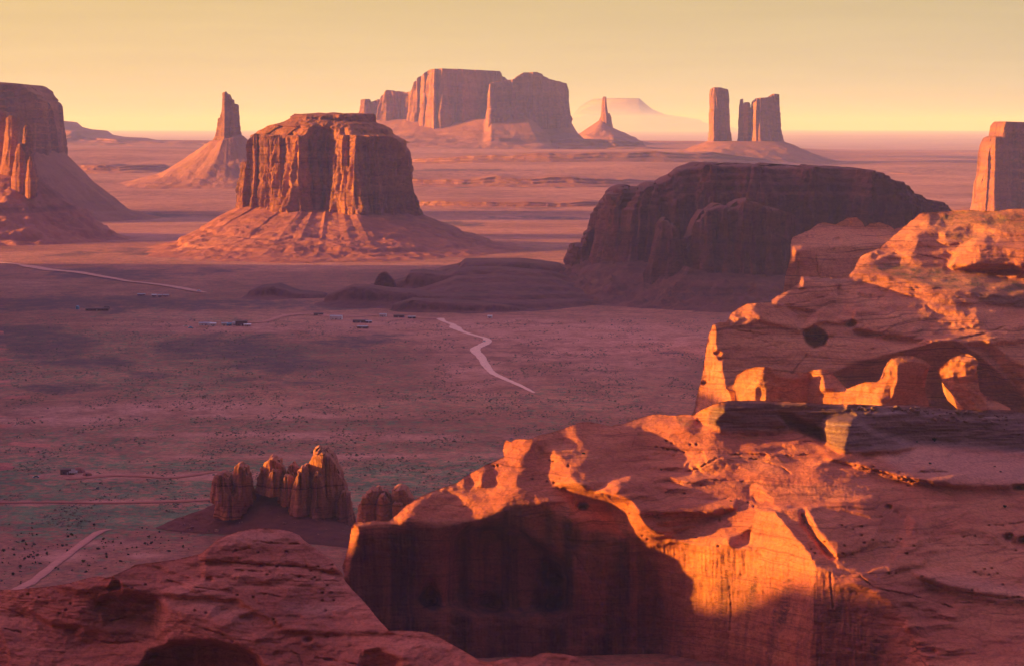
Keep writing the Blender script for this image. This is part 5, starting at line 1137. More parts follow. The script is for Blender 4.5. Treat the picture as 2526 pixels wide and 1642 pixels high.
    stp = [('R5', [(0, 1080), (640, 1100), (640, 1280), (300, 1300), (0, 1200)], (30, 3.0), 0.5), ('R5', [(1290, 890), (2190, 1010), (2300, 1200), (1500, 1150)], (60, 3.5), 0.35)]
    pa = [('varnish_shade', 'R5', [(590, 1150), (690, 1088), (800, 1080), (1020, 1118), (1050, 1200), (1000, 1350), (900, 1400), (660, 1380), (640, 1280), (520, 1300)], 9, 0.6), ('varnish_shade', 'R5', [(890, 1560), (955, 1455), (1100, 1400), (1300, 1390), (1500, 1425), (1640, 1500), (1700, 1720), (860, 1720)], 8, 0.7), ('varnish_shade', 'R5', [(140, 1190), (330, 1300), (520, 1310), (500, 1360), (260, 1300)], 8, 0.5), ('pale', 'R5', [(1300, 820), (1520, 695), (1850, 695), (1930, 750), (1700, 760), (1450, 780)], 8, 0.5), ('pale', 'R5', [(1000, 1080), (1200, 1075), (1500, 1140), (1750, 1260), (1500, 1250), (1150, 1150)], 10, 0.5), ('pale', 'R5', [(1750, 1160), (2230, 1150), (2200, 1190), (2000, 1220)], 8, 0.6)]  # shade of the dome's hollows is painted dark
    cv = [('R5', [(1275, 832), (1380, 735), (1680, 655), (1860, 685), (1945, 750), (2120, 872), (2190, 965), (1900, 912), (1500, 892), (1290, 882)], 4, -3.5), ('R5', [(980, 1090), (1100, 1050), (1290, 1000), (1292, 902), (1900, 920), (2220, 1010), (2350, 1160), (2520, 1340), (1860, 1338), (1500, 1132)], 5, -2.5), ('R5', [(350, 1030), (560, 980), (740, 955), (760, 1000), (690, 1040), (600, 1060), (480, 1075)], 4, -3), ('R5', [(580, 1150), (690, 1085), (800, 1078), (1025, 1115), (1045, 1200), (990, 1320), (880, 1290), (690, 1270), (650, 1210)], 8, 5), ('R5', [(672, 1045), (712, 995), (755, 1000), (768, 1045), (690, 1068)], 3, 4), ('R5', [(890, 1560), (955, 1455), (1100, 1400), (1300, 1390), (1500, 1425), (1640, 1500), (1700, 1720), (860, 1720)], 5, 8), ('R6', [(300, 1458), (400, 1446), (530, 1510), (500, 1700), (260, 1700)], 4, 5), ('R5', [(150, 1190), (330, 1285), (520, 1300), (480, 1345), (260, 1285)], 5, 3)]
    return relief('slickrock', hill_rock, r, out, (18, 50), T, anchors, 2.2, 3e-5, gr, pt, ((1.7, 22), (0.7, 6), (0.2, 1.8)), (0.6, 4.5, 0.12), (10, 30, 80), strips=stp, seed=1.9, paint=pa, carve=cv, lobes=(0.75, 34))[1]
on_dome = dome()

# ------------------------------------------------------------------ the dark mesa, its ledges, the pinnacles
def dark_mesa():
    Y = 5000
    r = empty('mesa', place(1880, 680, Y), label='long dark mesa in shadow with a fluted buttress wall in front of it', cat='mesa', group='buttes of the valley')
    top = px('S4', [(240, 980), (238, 860), (240, 800), (262, 768), (300, 736), (340, 730), (362, 735), (374, 775), (386, 772), (418, 738), (470, 738), (480, 742), (510, 706), (600, 712), (640, 690), (690, 668), (740, 622), (800, 604), (850, 590), (980, 596), (1100, 595), (1250, 602), (1400, 610), (1540, 606)]) + px('S5', [(270, 364), (400, 372), (520, 384), (640, 396), (720, 425), (790, 450), (850, 474), (872, 500), (900, 520), (1010, 568), (1110, 592), (1150, 622), (1200, 760)])
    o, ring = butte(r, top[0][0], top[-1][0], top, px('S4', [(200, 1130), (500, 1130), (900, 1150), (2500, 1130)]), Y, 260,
                    [(0, 0), (0.03, 0.5), (0.06, 0.7), (0.075, 0.6), (0.09, 0.82), (0.16, 0.9), (0.24, 0.84), (0.30, 0.95), (0.36, 0.92), (0.42, 0.98), (0.5, 0.80), (0.56, 0.88), (0.62, 0.72), (0.7, 0.95), (0.76, 0.86), (0.86, 0.7), (0.95, 0.4), (1, 0)], 2.8, 460, 90, 80, (15, 30), 6, 0.09, 0.8, dark_rock, 'cliff', 2.9, 0.035, inset=3.5, jag=2.5, below=30, capdome=1, steps=[(0.74, 5), (0.84, 6), (0.92, 5)])
    Y2 = 4640
    t2 = px('S4', [(596, 1180), (604, 1090), (612, 1040), (622, 985), (630, 930), (645, 920), (662, 922), (682, 948), (720, 952), (745, 985), (754, 1036), (800, 1040), (822, 1000), (846, 930), (870, 900), (905, 862), (932, 866), (960, 844), (1000, 832), (1034, 840), (1050, 876), (1062, 846), (1078, 828), (1120, 806), (1190, 805), (1215, 820), (1250, 856), (1320, 850), (1400, 880), (1454, 900), (1460, 960), (1475, 1050), (1520, 1200)])
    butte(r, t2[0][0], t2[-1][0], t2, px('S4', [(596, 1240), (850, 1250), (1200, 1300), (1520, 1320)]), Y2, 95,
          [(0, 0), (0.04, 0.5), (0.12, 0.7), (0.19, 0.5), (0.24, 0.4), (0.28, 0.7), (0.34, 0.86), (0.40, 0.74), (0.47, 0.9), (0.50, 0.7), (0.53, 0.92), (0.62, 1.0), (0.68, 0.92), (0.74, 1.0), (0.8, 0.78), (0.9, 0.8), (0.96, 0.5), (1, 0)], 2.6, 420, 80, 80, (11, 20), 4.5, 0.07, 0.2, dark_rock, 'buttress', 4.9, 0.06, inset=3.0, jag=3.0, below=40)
    fx = np.concatenate([rdist(300), rdist(80)[::-1][1:-1]]); front = np.arange(len(fx)) < 300
    a, b_ = px('S4', [(205, 0), (2500, 0)]); u = a[0] + (b_[0] - a[0]) * fx
    x = xof(u, 640, Y); y = np.where(front, Y - np.interp(fx, [0, .08, .16, .22, .56, .62, 1], [0, 190, 260, 470, 470, 300, 0]), Y + 250 * ell(fx, 3)); zf = zof(np.interp(u, [1440, 1560, 1700, 2000, 2400], [628, 640, 684, 694, 690]), y)
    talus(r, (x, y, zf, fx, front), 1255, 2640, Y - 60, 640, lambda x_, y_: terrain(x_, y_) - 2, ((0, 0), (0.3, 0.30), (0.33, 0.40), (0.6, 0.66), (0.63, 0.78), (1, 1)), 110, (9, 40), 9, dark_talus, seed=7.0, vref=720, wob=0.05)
    # outer steps on the mesa's left foot
    bx = px('S4', [(96, 1125), (102, 1098), (122, 1070), (150, 1068), (180, 1070), (192, 1050), (215, 1025), (236, 980), (246, 960), (262, 1130)])
    butte(r, bx[0][0], bx[-1][0], bx, 640, Y, 80, None, 2.4, 90, 30, 20, (4, 20), 3, 0.1, 1.5, dark_rock, 'buttress', 1.9, 0.1, inset=4.0, below=25)
    b2 = px('G2', [(-60, 190), (0, 152), (60, 156), (110, 150), (170, 176), (250, 196), (400, 198), (480, 182), (540, 156), (690, 142), (800, 112), (870, 112), (890, 70), (905, 78), (970, 66), (1080, 50), (1180, 32), (1215, 4), (1400, 6), (1650, 0), (1900, 30)])
    bench('hills', 'broad stepped apron of ledges spreading left from the dark mesa', [(u_, v_ + 7) for u_, v_ in px('G2', [(-400, 260), (0, 210), (400, 205), (700, 165), (1000, 110), (1220, 40), (1500, 30), (1900, 60), (2200, 140)])], 4830, 420, mat=dark_talus, seed=41, rough=0.55, stair=6)
    def lg(label, pts, Yl, b, sd): bench('hills', label, px('G2', pts), Yl, b, mat=dark_talus, seed=sd, rough=0.9, skirt=3.6)
    lg('short dark ledge at the far left of the broken ledges', [(-60, 182), (0, 158), (60, 156), (110, 151), (170, 174), (250, 194), (400, 200)], 4760, 60, 31)
    lg('long low dark ledge under the rounded knob', [(400, 206), (470, 184), (540, 157), (640, 158), (760, 176), (900, 186), (1050, 206), (1250, 214), (1400, 240)], 4560, 60, 32)
    lg('dark ledge stepping up behind the rounded knob', [(640, 150), (800, 128), (872, 108), (890, 72), (970, 68), (1100, 84), (1260, 96), (1450, 110), (1700, 160)], 4800, 70, 33)
    lg('top dark ledge joining the foot of the long dark mesa', [(980, 82), (1080, 52), (1180, 34), (1212, 6), (1400, 8), (1560, 4), (1800, 30), (1950, 80)], 5000, 110, 34)
    lg('lowest dark ledge of the broken ledges', [(800, 262), (900, 236), (1100, 246), (1300, 256), (1450, 262), (1600, 290)], 4420, 50, 36)
    k = px('G2', [(686, 150), (692, 105), (705, 88), (722, 76), (745, 72), (765, 76), (790, 100), (806, 120)])
    r2 = empty('boulder', place(940, 690, 4700), label='small dark rounded knob on the low ledges below the broad butte', cat='boulder')
    butte(r2, k[0][0], k[-1][0], k, 702, 4700, 16, None, 2.3, 60, 20, 24, (2, 12), 1.5, 0.1, 0.6, dark_rock, 'knob', 3.0, 0.3, inset=4.0, below=12)
dark_mesa()

MOUND = []
def pinnacles():
    Y = 2010
    r = empty('rock_outcrop', place(640, 1230, Y), label='cluster of upright rock pinnacles on a dark mound, the tallest tipped with sun', cat='rock outcrop', group='rocks in front')
    P = [('stump', 1356, 1504, [(1356, 390), (1362, 340), (1380, 320), (1420, 317), (1450, 328), (1478, 350), (1490, 372), (1504, 420)], 480, 20, 0), ('pinnacle', 1490, 1617, [(1490, 340), (1494, 285), (1508, 262), (1540, 260), (1575, 288), (1600, 335), (1612, 400), (1617, 440)], 500, 17, 2),
         ('stump', 1374, 1602, [(1374, 480), (1385, 440), (1480, 425), (1590, 440), (1602, 490)], 575, 22, 1),
         ('pinnacle', 1642, 1705, [(1642, 350), (1655, 300), (1668, 284), (1690, 290), (1705, 330)], 425, 10, 3), ('pinnacle', 1678, 1816, [(1678, 280), (1690, 238), (1712, 220), (1742, 214), (1775, 236), (1800, 262), (1816, 300)], 430, 16, 5), ('pinnacle', 1710, 1800, [(1710, 330), (1730, 292), (1760, 284), (1790, 300), (1800, 340)], 440, 12, -6),
         ('stump', 1826, 1914, [(1826, 310), (1838, 266), (1870, 252), (1900, 272), (1914, 310)], 400, 12, 8), ('stump', 1788, 1884, [(1788, 390), (1796, 340), (1820, 320), (1860, 318), (1884, 345)], 500, 14, -8),
         ('pinnacle', 1866, 1978, [(1866, 420), (1880, 350), (1908, 300), (1935, 270), (1958, 274), (1972, 320), (1978, 380)], 560, 14, -16),
         ('pinnacle', 1956, 2234, [(1956, 300), (1970, 240), (1984, 182), (2004, 160), (2040, 172), (2070, 178), (2085, 184), (2118, 194), (2140, 226), (2154, 272), (2180, 325), (2204, 390), (2226, 440), (2234, 520)], 640, 22, 0), ('pinnacle', 1990, 2064, [(1990, 360), (2004, 318), (2030, 306), (2055, 330), (2064, 380)], 620, 10, -20), ('stump', 2148, 2234, [(2148, 500), (2165, 445), (2195, 428), (2222, 450), (2234, 520)], 660, 12, -14)]
    for i, (nm, a, b_, tp, ft, bb, dy) in enumerate(P):
        tp = px('R5', tp); ft = px('R5', [(0, ft)])[0][1]; a = px('R5', [(a, 0)])[0][0]; b2 = px('R5', [(b_, 0)])[0][0]
        butte(r, a, b2, tp, ft, Y + dy, bb, [(0, 0), (0.08, 0.5), (0.30, 0.95), (0.38, 1.0), (0.46, 0.80), (0.52, 0.92), (0.75, 0.72), (1, 0)], 2.8, 110, 36, 44, (2.2, 5), 1.5, 0.06, 0.0, spire_rock, nm, 1.3 * i, 0.06, jag=1.4, inset=0.16 * (b2 - a) * Y / F * 0.5, below=2)
    top = px('R5', [(990, 668), (1110, 612), (1270, 560), (1372, 512), (1500, 500), (1600, 470), (1650, 425), (1800, 425), (1950, 470), (2100, 520), (2240, 600), (2330, 690)])
    bot = px('R5', [(990, 672), (1110, 690), (1500, 712), (1960, 770), (2240, 800), (2330, 800)])
    fx = rdist(220); u = top[0][0] + (top[-1][0] - top[0][0]) * fx
    vt = np.interp(u, *zip(*top)); vb = np.interp(u, *zip(*bot))
    rows = []
    for k in np.linspace(0, 1, 60):
        v = vb + (vt - vb) * k
        zt, yb = zof(vt, Y + 6), yof(vb, 0.0)
        y = yb + (Y + 6 - yb) * k
        z = zt * (k ** 1.15)
        X = xof(u, v, y)
        n = fbm(X / 14, y / 14, 0.4, 4)
        z = z + 0.9 * n * math.sin(math.pi * k) + 0.7 * np.abs(np.mod(z / 3.2 + n * 0.5, 1) - 0.5)
        rows.append(np.stack([X, y, z], -1))
    for dy, dz in ((14, 3), (40, 20), (70, 45)):
        p = rows[59].copy(); p[:, 1] += dy; p[:, 2] = np.maximum(p[:, 2] - dz, -2); rows.append(p)
    V = np.stack(rows, 0); n, m = V.shape[:2]; i = np.arange(n * m).reshape(n, m)
    f = np.stack([i[:-1, :-1], i[:-1, 1:], i[1:, 1:], i[1:, :-1]], -1).reshape(-1, 4)
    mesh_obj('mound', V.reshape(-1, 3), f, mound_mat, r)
    MOUND.append(V)
    Y = 1900
    r = empty('rock_outcrop', place(950, 1280, Y), label='low dark clump of blocky pinnacles against the left end of the near ridge', cat='rock outcrop', group='rocks in front')
    Q = [(272, 398, [(272, 530), (282, 480), (305, 448), (340, 430), (372, 414), (398, 430)], 16, 0), (384, 488, [(384, 480), (398, 452), (425, 438), (452, 436), (474, 460), (488, 510)], 15, -3), (474, 630, [(474, 450), (496, 412), (520, 405), (556, 410), (590, 430), (618, 466), (630, 500)], 18, 4), (480, 570, [(480, 530), (495, 498), (530, 488), (556, 500), (570, 540)], 14, -8), (330, 420, [(330, 480), (350, 430), (380, 412), (410, 416), (420, 450)], 14, 6)]
    for i, (a, b_, tp, bb, dy) in enumerate(Q):
        a = px('R6', [(a, 0)])[0][0]; b2 = px('R6', [(b_, 0)])[0][0]
        butte(r, a, b2, px('R6', tp), 1305, Y + dy, bb, None, 2.4, 90, 30, 40, (1.3, 7), 1.2, 0.04, 0.5, spire_rock, 'pinnacle', 3.3 + i, 0.08, jag=1.2, inset=0.2 * (b2 - a) * Y / F * 0.5, below=30)
pinnacles()

# unseen hill added left of the view, crest shaped to shade rocks and plain
def shadow_hill():
    ys = np.linspace(350, 6400, 300); xs = np.linspace(-1, 1, 90)
    K, Yg = np.meshgrid(xs, ys)
    cx = -790 - np.maximum(0, Yg - 2500) * 0.19
    X = cx + K * 420
    crest = np.interp(ys, *zip(*HILL))
    prof = np.exp(-((X - cx) / 170.0) ** 4) * 0.75 + 0.25 * np.exp(-((X - cx + 100) / 300.0) ** 4)
    Z = crest[:, None] * prof + 7 * fbm(X / 60, Yg / 45, 2.0, 5) * sstep(0, 40, crest)[:, None] - 3
    n, m = X.shape; i = np.arange(n * m).reshape(n, m)
    f = np.stack([i[:-1, :-1], i[:-1, 1:], i[1:, 1:], i[1:, :-1]], -1).reshape(-1, 4)
    tag(mesh_obj('hill', np.stack([X, Yg, Z], -1).reshape(-1, 3), f, hill_rock), 'unseen hill added left of the view to shade rocks and plain', kind='structure')
HILL = [(350, 262), (900, 258), (1180, 240), (1280, 206), (1400, 200), (1450, 170), (1560, 162), (1710, 164), (1850, 164), (1930, 142), (2300, 142), (2480, 200), (2750, 225), (3450, 260), (4100, 330), (4300, 450), (4420, 520), (5150, 520), (5350, 330), (5700, 230), (5900, 0)]  # crest heights by distance, set to where the shadow edges should fall
shadow_hill()

# ------------------------------------------------------------------ homesteads on the valley floor
rng = random.Random(5)
def plain(name, col, rough=0.8, spec=0.2):
    q = N(name); q.b.inputs['Roughness'].default_value = rough; q.b.inputs['Specular IOR Level'].default_value = spec
    g = q.noise(q.pos, 0.9, 4, 0.6)
    return q.fin(q.ramp(g, (0.3, tuple(x * 0.82 for x in col)), (0.7, col)))
white = plain('painted_metal', (0.78, 0.80, 0.84), 0.5, 0.4); brown = plain('weathered_board', (0.15, 0.085, 0.08)); blue = plain('blue_paint', (0.06, 0.30, 0.48), 0.4, 0.5)
pinkw = plain('plastered_wall', (0.50, 0.34, 0.34)); greyr = plain('sheet_roof', (0.36, 0.36, 0.42), 0.5, 0.4); glassm = plain('window_glass', (0.03, 0.035, 0.05), 0.1, 0.6); rub = plain('tyre_rubber', (0.02, 0.02, 0.022)); earth = plain('packed_earth', (0.30, 0.10, 0.075))

def boxv(x0, x1, y0, y1, z0, z1):
    V = [(x, y, z) for z in (z0, z1) for y in (y0, y1) for x in (x0, x1)]
    return V, [[0, 2, 3, 1], [4, 5, 7, 6], [0, 1, 5, 4], [2, 6, 7, 3], [0, 4, 6, 2], [1, 3, 7, 5]]
def part(name, parent, pieces, mat):
    V, Fc = [], []
    for v, f in pieces:
        Fc += [[i + len(V) for i in ff] for ff in f]; V += list(v)
    V = np.array(V, float) + np.array(parent.location)
    return mesh_obj(name, V, Fc, mat, parent, smooth=False)
def gable(w, d, z0, h, o=0.35):
    V = [(-w / 2 - o, -d / 2 - o, z0), (w / 2 + o, -d / 2 - o, z0), (w / 2 + o, d / 2 + o, z0), (-w / 2 - o, d / 2 + o, z0), (-w / 2 - o, 0, z0 + h), (w / 2 + o, 0, z0 + h)]
    return V, [[0, 3, 2, 1], [0, 1, 5, 4], [2, 3, 4, 5], [0, 4, 3], [1, 2, 5]]
def house(u, v, w, d, h, wall, roof, label, name='house', cat='house', group='homestead buildings', rh=0.9):
    x, y, z = gpt(u, v)
    r = empty(name, (x, y, z - 0.2), label=label, cat=cat, group=group)
    part('wall', r, [boxv(-w / 2, w / 2, -d / 2, d / 2, 0, h)], wall)
    part('roof', r, [gable(w, d, h + 0.003, rh)], roof)
    part('door', r, [boxv(-0.5, 0.5, -d / 2 - 0.06, -d / 2 - 0.004, 0, 2.1)], brown if wall is not brown else greyr)
    n = max(2, int(w / 5))
    for i in range(n):
        c = -w / 2 + (i + 0.5) * w / n + (1.6 if n % 2 else 0.0)
        if abs(c) > w / 2 - 0.8: continue
        part('window', r, [boxv(c - 0.6, c + 0.6, -d / 2 - 0.05, -d / 2 - 0.004, 1.1, 2.0)], glassm)
    r.rotation_euler = (0, 0, rng.uniform(-0.25, 0.25))
    return r
def D_(x, y): return px('D', [(x, y)])[0]
def G_(x, y): return px('G2', [(x, y)])[0]
house(*D_(570, 396), 32, 9, 3.4, brown, brown, 'long low dark shed standing alone on the purple plain', 'shed', 'shed', rh=1.0)
house(*D_(626, 388), 8, 7, 4.4, brown, brown, 'small dark annex at the right end of the long low shed', 'shed', 'shed')
house(*D_(1206, 482), 17, 6, 3.6, white, greyr, 'long white trailer home, leftmost of the white row above the dark scrub patch')
house(*D_(1250, 484), 8, 6, 3.4, white, white, 'short bright white trailer touching the right end of the long white trailer home')
house(*D_(1318, 482), 8, 6, 3.4, white, greyr, 'white house with grey roof between the trailer pair and a teal shed')
house(*D_(1346, 484), 6, 5, 3.0, blue, blue, 'small teal shed in the middle of the white row', 'shed', 'shed')
house(*D_(1378, 482), 5, 5, 4.2, white, greyr, 'tall narrow pale cabin left of the dark house and its tree')
house(*D_(1418, 484), 15, 9, 6.4, brown, brown, 'dark two-storey house beside a green tree at the end of the white row')
house(*D_(1452, 488), 9, 5, 2.8, pinkw, white, 'low pale shed in front of the green tree beside the dark house', 'shed', 'shed')
house(*D_(905, 315), 7, 6, 3.4, pinkw, white, 'pale pink cabin, left of three cabins below the far road')
house(*D_(938, 318), 6, 6, 3.8, pinkw, greyr, 'grey-roofed pink cabin, middle of three cabins below the far road')
house(*D_(975, 315), 9, 6, 3.2, pinkw, greyr, 'wide low pink cabin, right of three cabins below the far road')
house(*D_(830, 309), 12, 6, 3.0, pinkw, greyr, 'faint low pink barn left of the three cabins below the far road', 'barn', 'barn')
house(*G_(458, 358), 16, 9, 5.2, white, greyr, 'bright white barn standing alone left of the winding road', 'barn', 'barn')
house(*G_(602, 376), 20, 8, 3.4, brown, brown, 'long dark stable below the track beside the winding road', 'stable', 'stable')
house(*G_(652, 378), 8, 6, 2.6, brown, greyr, 'small dark shed at the right end of the long stable', 'shed', 'shed')
house(*G_(616, 411), 13, 7, 3.0, brown, greyr, 'dark grey-roofed shed alone below the long stable', 'shed', 'shed')
house(*G_(738, 341), 9, 7, 3.8, white, greyr, 'white house on the track left of the winding road junction')
house(*G_(832, 346), 14, 7, 3.4, brown, brown, 'dark house on the track nearest the winding road junction')
house(*G_(908, 352), 10, 6, 2.8, brown, greyr, 'low dark shed at the right end of the track settlement', 'shed', 'shed')
house(*G_(352, 333), 13, 6, 3.0, brown, brown, 'low dark shed on the red patch left of the white barn', 'shed', 'shed')
house(*G_(1374, 349), 6, 4, 3.2, white, white, 'tiny lone white cabin right of the winding road')
hx = px('G1', [(402, 1278), (468, 1266), (520, 1285)])
house(*hx[0], 10.5, 5, 4.0, brown, brown, 'small dark hut beside a white truck on the near green plain', 'hut', 'hut')

def hogan(u, v, rad, h, label):
    x, y, z = gpt(u, v)
    r = empty('hogan', (x, y, z - 0.2), label=label, cat='earth lodge', group='earth lodges')
    V, Fc = [], []
    prof = [(1.0, 0), (0.97, 0.25), (0.86, 0.55), (0.62, 0.82), (0.32, 0.96), (0.10, 1.0)]
    for (k, hh) in prof:
        for i in range(14):
            a = 2 * math.pi * i / 14; q = 1 + rng.uniform(-0.06, 0.06)
            V.append((rad * k * q * math.cos(a), rad * k * q * math.sin(a), h * hh))
    for j in range(len(prof) - 1):
        for i in range(14):
            k = (i + 1) % 14; Fc.append([j * 14 + i, j * 14 + k, j * 14 + 14 + k, j * 14 + 14 + i])
    Fc.append([(len(prof) - 1) * 14 + i for i in range(14)])
    part('wall', r, [(V, Fc)], earth)
    part('doorway', r, [boxv(-0.6, 0.6, -rad - 0.25, -rad * 0.8, 0, 1.9)], brown)
hogan(*hx[1], 5.2, 4.2, 'larger red earth lodge right behind the dark hut and white truck')
hogan(*hx[2], 3.6, 2.8, 'smaller red earth lodge right of the white truck')

def vehicle(u, v, L, wd, h, mat, label, rot, box=False):
    x, y, z = gpt(u, v)
    r = empty('truck' if box else 'car', (x, y, z + 0.7), label=label, cat='truck' if box else 'car', group='vehicles on the plain')
    part('body', r, [boxv(-L / 2, L / 2, -wd / 2, wd / 2, 0.45, h * 0.58)], mat)
    part('cabin', r, [([(-L * .28, -wd * .46, h * .583), (L * .3, -wd * .46, h * .583), (L * .3, wd * .46, h * .583), (-L * .28, wd * .46, h * .583), (-L * .2, -wd * .4, h), (L * .22, -wd * .4, h), (L * .22, wd * .4, h), (-L * .2, wd * .4, h)], [[0, 3, 2, 1], [4, 5, 6, 7], [0, 1, 5, 4], [1, 2, 6, 5], [2, 3, 7, 6], [3, 0, 4, 7]])], mat if box else glassm)
    for sx_ in (-1, 1):
        for sy_ in (-1, 1):
            V = []
            for yy in (-0.12, 0.12): V += [(sx_ * L * 0.32 + 0.38 * math.cos(a * math.pi / 6), sy_ * wd * 0.46 + yy, 0.38 + 0.38 * math.sin(a * math.pi / 6)) for a in range(12)]
            part('wheel', r, [(V, [[i, (i + 1) % 12, 12 + (i + 1) % 12, 12 + i] for i in range(12)] + [list(range(12))[::-1], list(range(12, 24))])], rub)
    r.rotation_euler = (0, 0, rot)
vehicle(*px('G1', [(436, 1279)])[0], 6.4, 2.6, 3.4, white, 'white truck parked against the small dark hut', 0.2, True)
vehicle(*D_(1118, 503), 6.0, 2.4, 2.6, blue, 'blue truck parked left of the white trailer row', 0.1, True)
vehicle(*D_(1092, 492), 5.4, 2.2, 2.2, white, 'white car parked left of the blue truck', 0.3)
vehicle(*G_(1341, 494), 4.8, 2.0, 1.8, white, 'small white car driving at the bend of the winding road', 1.1)
vehicle(*D_(1166, 288), 7.5, 2.8, 3.4, white, 'white truck on the far road before its right end', 0.0, True)
vehicle(*px('G1', [(214, 1305)])[0], 4.6, 1.9, 1.8, blue, 'small blue car left of the dark hut', 0.4)
def tank(u, v):
    x, y, z = gpt(u, v)
    n = 16; V = []
    for rr, zz in ((2.6, 0), (2.6, 4.2), (2.3, 4.6), (0.5, 5.3)): V += [(x + rr * math.cos(2 * math.pi * i / n), y + rr * math.sin(2 * math.pi * i / n), z - 0.2 + zz) for i in range(n)]
    Fc = [[j * n + i, j * n + (i + 1) % n, (j + 1) * n + (i + 1) % n, (j + 1) * n + i] for j in range(3) for i in range(n)] + [[3 * n + i for i in range(n)]]
    tag(mesh_obj('water_tank', V, Fc, blue), 'round turquoise water tank left of the long low shed', 'water tank')
tank(*D_(455, 388))

# ------------------------------------------------------------------ desert shrubs and loose rocks
q = N('shrub_leaf')
leaf = q.fin(q.ramp(q.noise(q.pos, 0.7, 3, 0.6), (0.35, (0.045, 0.060, 0.030)), (0.55, (0.085, 0.095, 0.045)), (0.7, (0.17, 0.15, 0.06))))
q = N('dark_shrub_leaf')
darkleaf = q.fin(q.ramp(q.noise(q.pos, 0.5, 3, 0.6), (0.35, (0.022, 0.040, 0.026)), (0.65, (0.05, 0.075, 0.04))))
def shrub_mesh(seed, n=90, mat=None, r=0.7, h=0.8):
    rg = np.random.RandomState(seed)
    V, Fc = [], []
    lobes = [(rg.normal() * 0.28, rg.normal() * 0.28, 0.35 + 0.3 * rg.rand(), 0.3 + 0.2 * rg.rand()) for _ in range(5)]
    for i in range(n):
        cx, cy_, cz, cr_ = lobes[i % 5]
        d = rg.normal(size=3); d /= np.linalg.norm(d)
        c = np.array([cx, cy_, cz]) + d * cr_ * rg.rand() ** 0.4
        c[2] = max(c[2], 0.05)
        a, b = rg.normal(size=3), rg.normal(size=3)
        a *= 0.16 / np.linalg.norm(a); b *= 0.13 / np.linalg.norm(b)
        k = len(V)
        for s1, s2 in ((-1, -1), (1, -1), (1, 1), (-1, 1)): V.append((c + a * s1 + b * s2) * np.array([r, r, h]))
        Fc.append([k, k + 1, k + 2, k + 3])
    me = bpy.data.meshes.new('shrub'); me.from_pydata([tuple(v) for v in V], [], Fc); me.materials.append(mat or leaf)
    return me
shr = [shrub_mesh(i, mat=leaf if i % 3 else darkleaf) for i in range(6)]
def shrub(p, s, label, group, me=None):
    o = bpy.data.objects.new('shrub', me or shr[rng.randrange(6)])
    C.objects.link(o)
    o.location = p; o.scale = (s * rng.uniform(0.8, 1.25), s * rng.uniform(0.8, 1.25), s * rng.uniform(0.75, 1.1)); o.rotation_euler = (0, 0, rng.uniform(0, 6.28))
    return tag(o, label, 'shrub', group)
cnt_, tries = 0, 0
track = np.array(px('E', [(80, 880), (300, 740), (520, 570), (760, 390), (970, 245), (1080, 222)]))
while cnt_ < 250 and tries < 4000:
    tries += 1
    u = rng.uniform(0, 470) if rng.random() < 0.75 else rng.uniform(470, 800)
    v = 1290 + 170 * rng.random() ** 0.8
    lim = np.interp(u, [0, 44, 240, 330, 420, 500, 800], [1440, 1440, 1408, 1385, 1360, 1350, 1318])
    if v > lim or (u > 420 and v < 1310): continue
    if segdist([tuple(t_) for t_ in track], np.array([u]), np.array([v]))[0] < 8: continue
    if fbm(u / 30.0, v / 12.0, 4.0, 3) < 0.0: continue
    x, y, z = gpt(u, v)
    shrub((x, y, z - 0.1), 0.55 + 1.7 * rng.random() ** 3, 'grey-green desert shrub on the red flat around the straight track', 'shrubs around the straight track')
    cnt_ += 1

def scatter(n, ylo, yhi, seed, dens):
    rg = np.random.RandomState(seed)
    y = np.exp(rg.uniform(math.log(ylo), math.log(yhi), n * 4)); x = rg.uniform(-0.19, 0.10, n * 4) * y
    k = 1.3 * fbm(x / 45.0, y / 110.0, 2.2, 4) + 0.16 * rg.normal(size=n * 4)
    sel = k > dens
    x, y = x[sel][:n], y[sel][:n]; z = terrain(x, y)
    free = np.ones(len(x), bool)
    for Q, wd in ROADS:
        for a_ in Q[::2]: free &= np.hypot(x - a_[0], y - a_[1]) > wd
    x, y, z = x[free], y[free], z[free]
    s = 0.4 + 1.0 * rg.rand(len(x)) ** 4
    base = np.array([(1, 0, 0.1), (0.3, 0.9, 0.15), (-0.8, 0.6, 0.0), (-0.7, -0.7, 0.1), (0.4, -0.9, 0.0), (0.5, 0.3, 0.75), (-0.4, 0.35, 0.9), (-0.1, -0.5, 0.7)])
    tri = np.array([(0, 1, 5), (1, 6, 5), (1, 2, 6), (2, 3, 6), (3, 7, 6), (3, 4, 7), (4, 0, 7), (0, 5, 7), (5, 6, 7)])
    a = rg.uniform(0, 6.28, len(x)); ca, sa = np.cos(a), np.sin(a)
    P = base[None] * (1 + 0.35 * rg.normal(size=(len(x), 8, 3)))
    V = np.stack([(P[..., 0] * ca[:, None] - P[..., 1] * sa[:, None]) * s[:, None] + x[:, None], (P[..., 0] * sa[:, None] + P[..., 1] * ca[:, None]) * s[:, None] + y[:, None], P[..., 2] * s[:, None] * 0.85 + z[:, None]], -1).reshape(-1, 3)
    Fc = (tri[None] + (np.arange(len(x)) * 8)[:, None, None]).reshape(-1, 3)
    return V, Fc
V, Fc = scatter(30000, 2020, 4200, 3, 0.12)
q = N('scrub_leaf')
scrubm = q.fin(q.mix(q.noise(q.pos, 0.012, 3, 0.6), q.ramp(q.noise(q.pos, 0.21, 2, 0.5), (0.40, (0.05, 0.055, 0.04)), (0.5, (0.10, 0.105, 0.06)), (0.6, (0.19, 0.13, 0.09))), (0.11, 0.085, 0.06)))
tag(mesh_obj('scrub', V, Fc, scrubm), 'low dark scrub dotting the wide valley floor', kind='stuff')

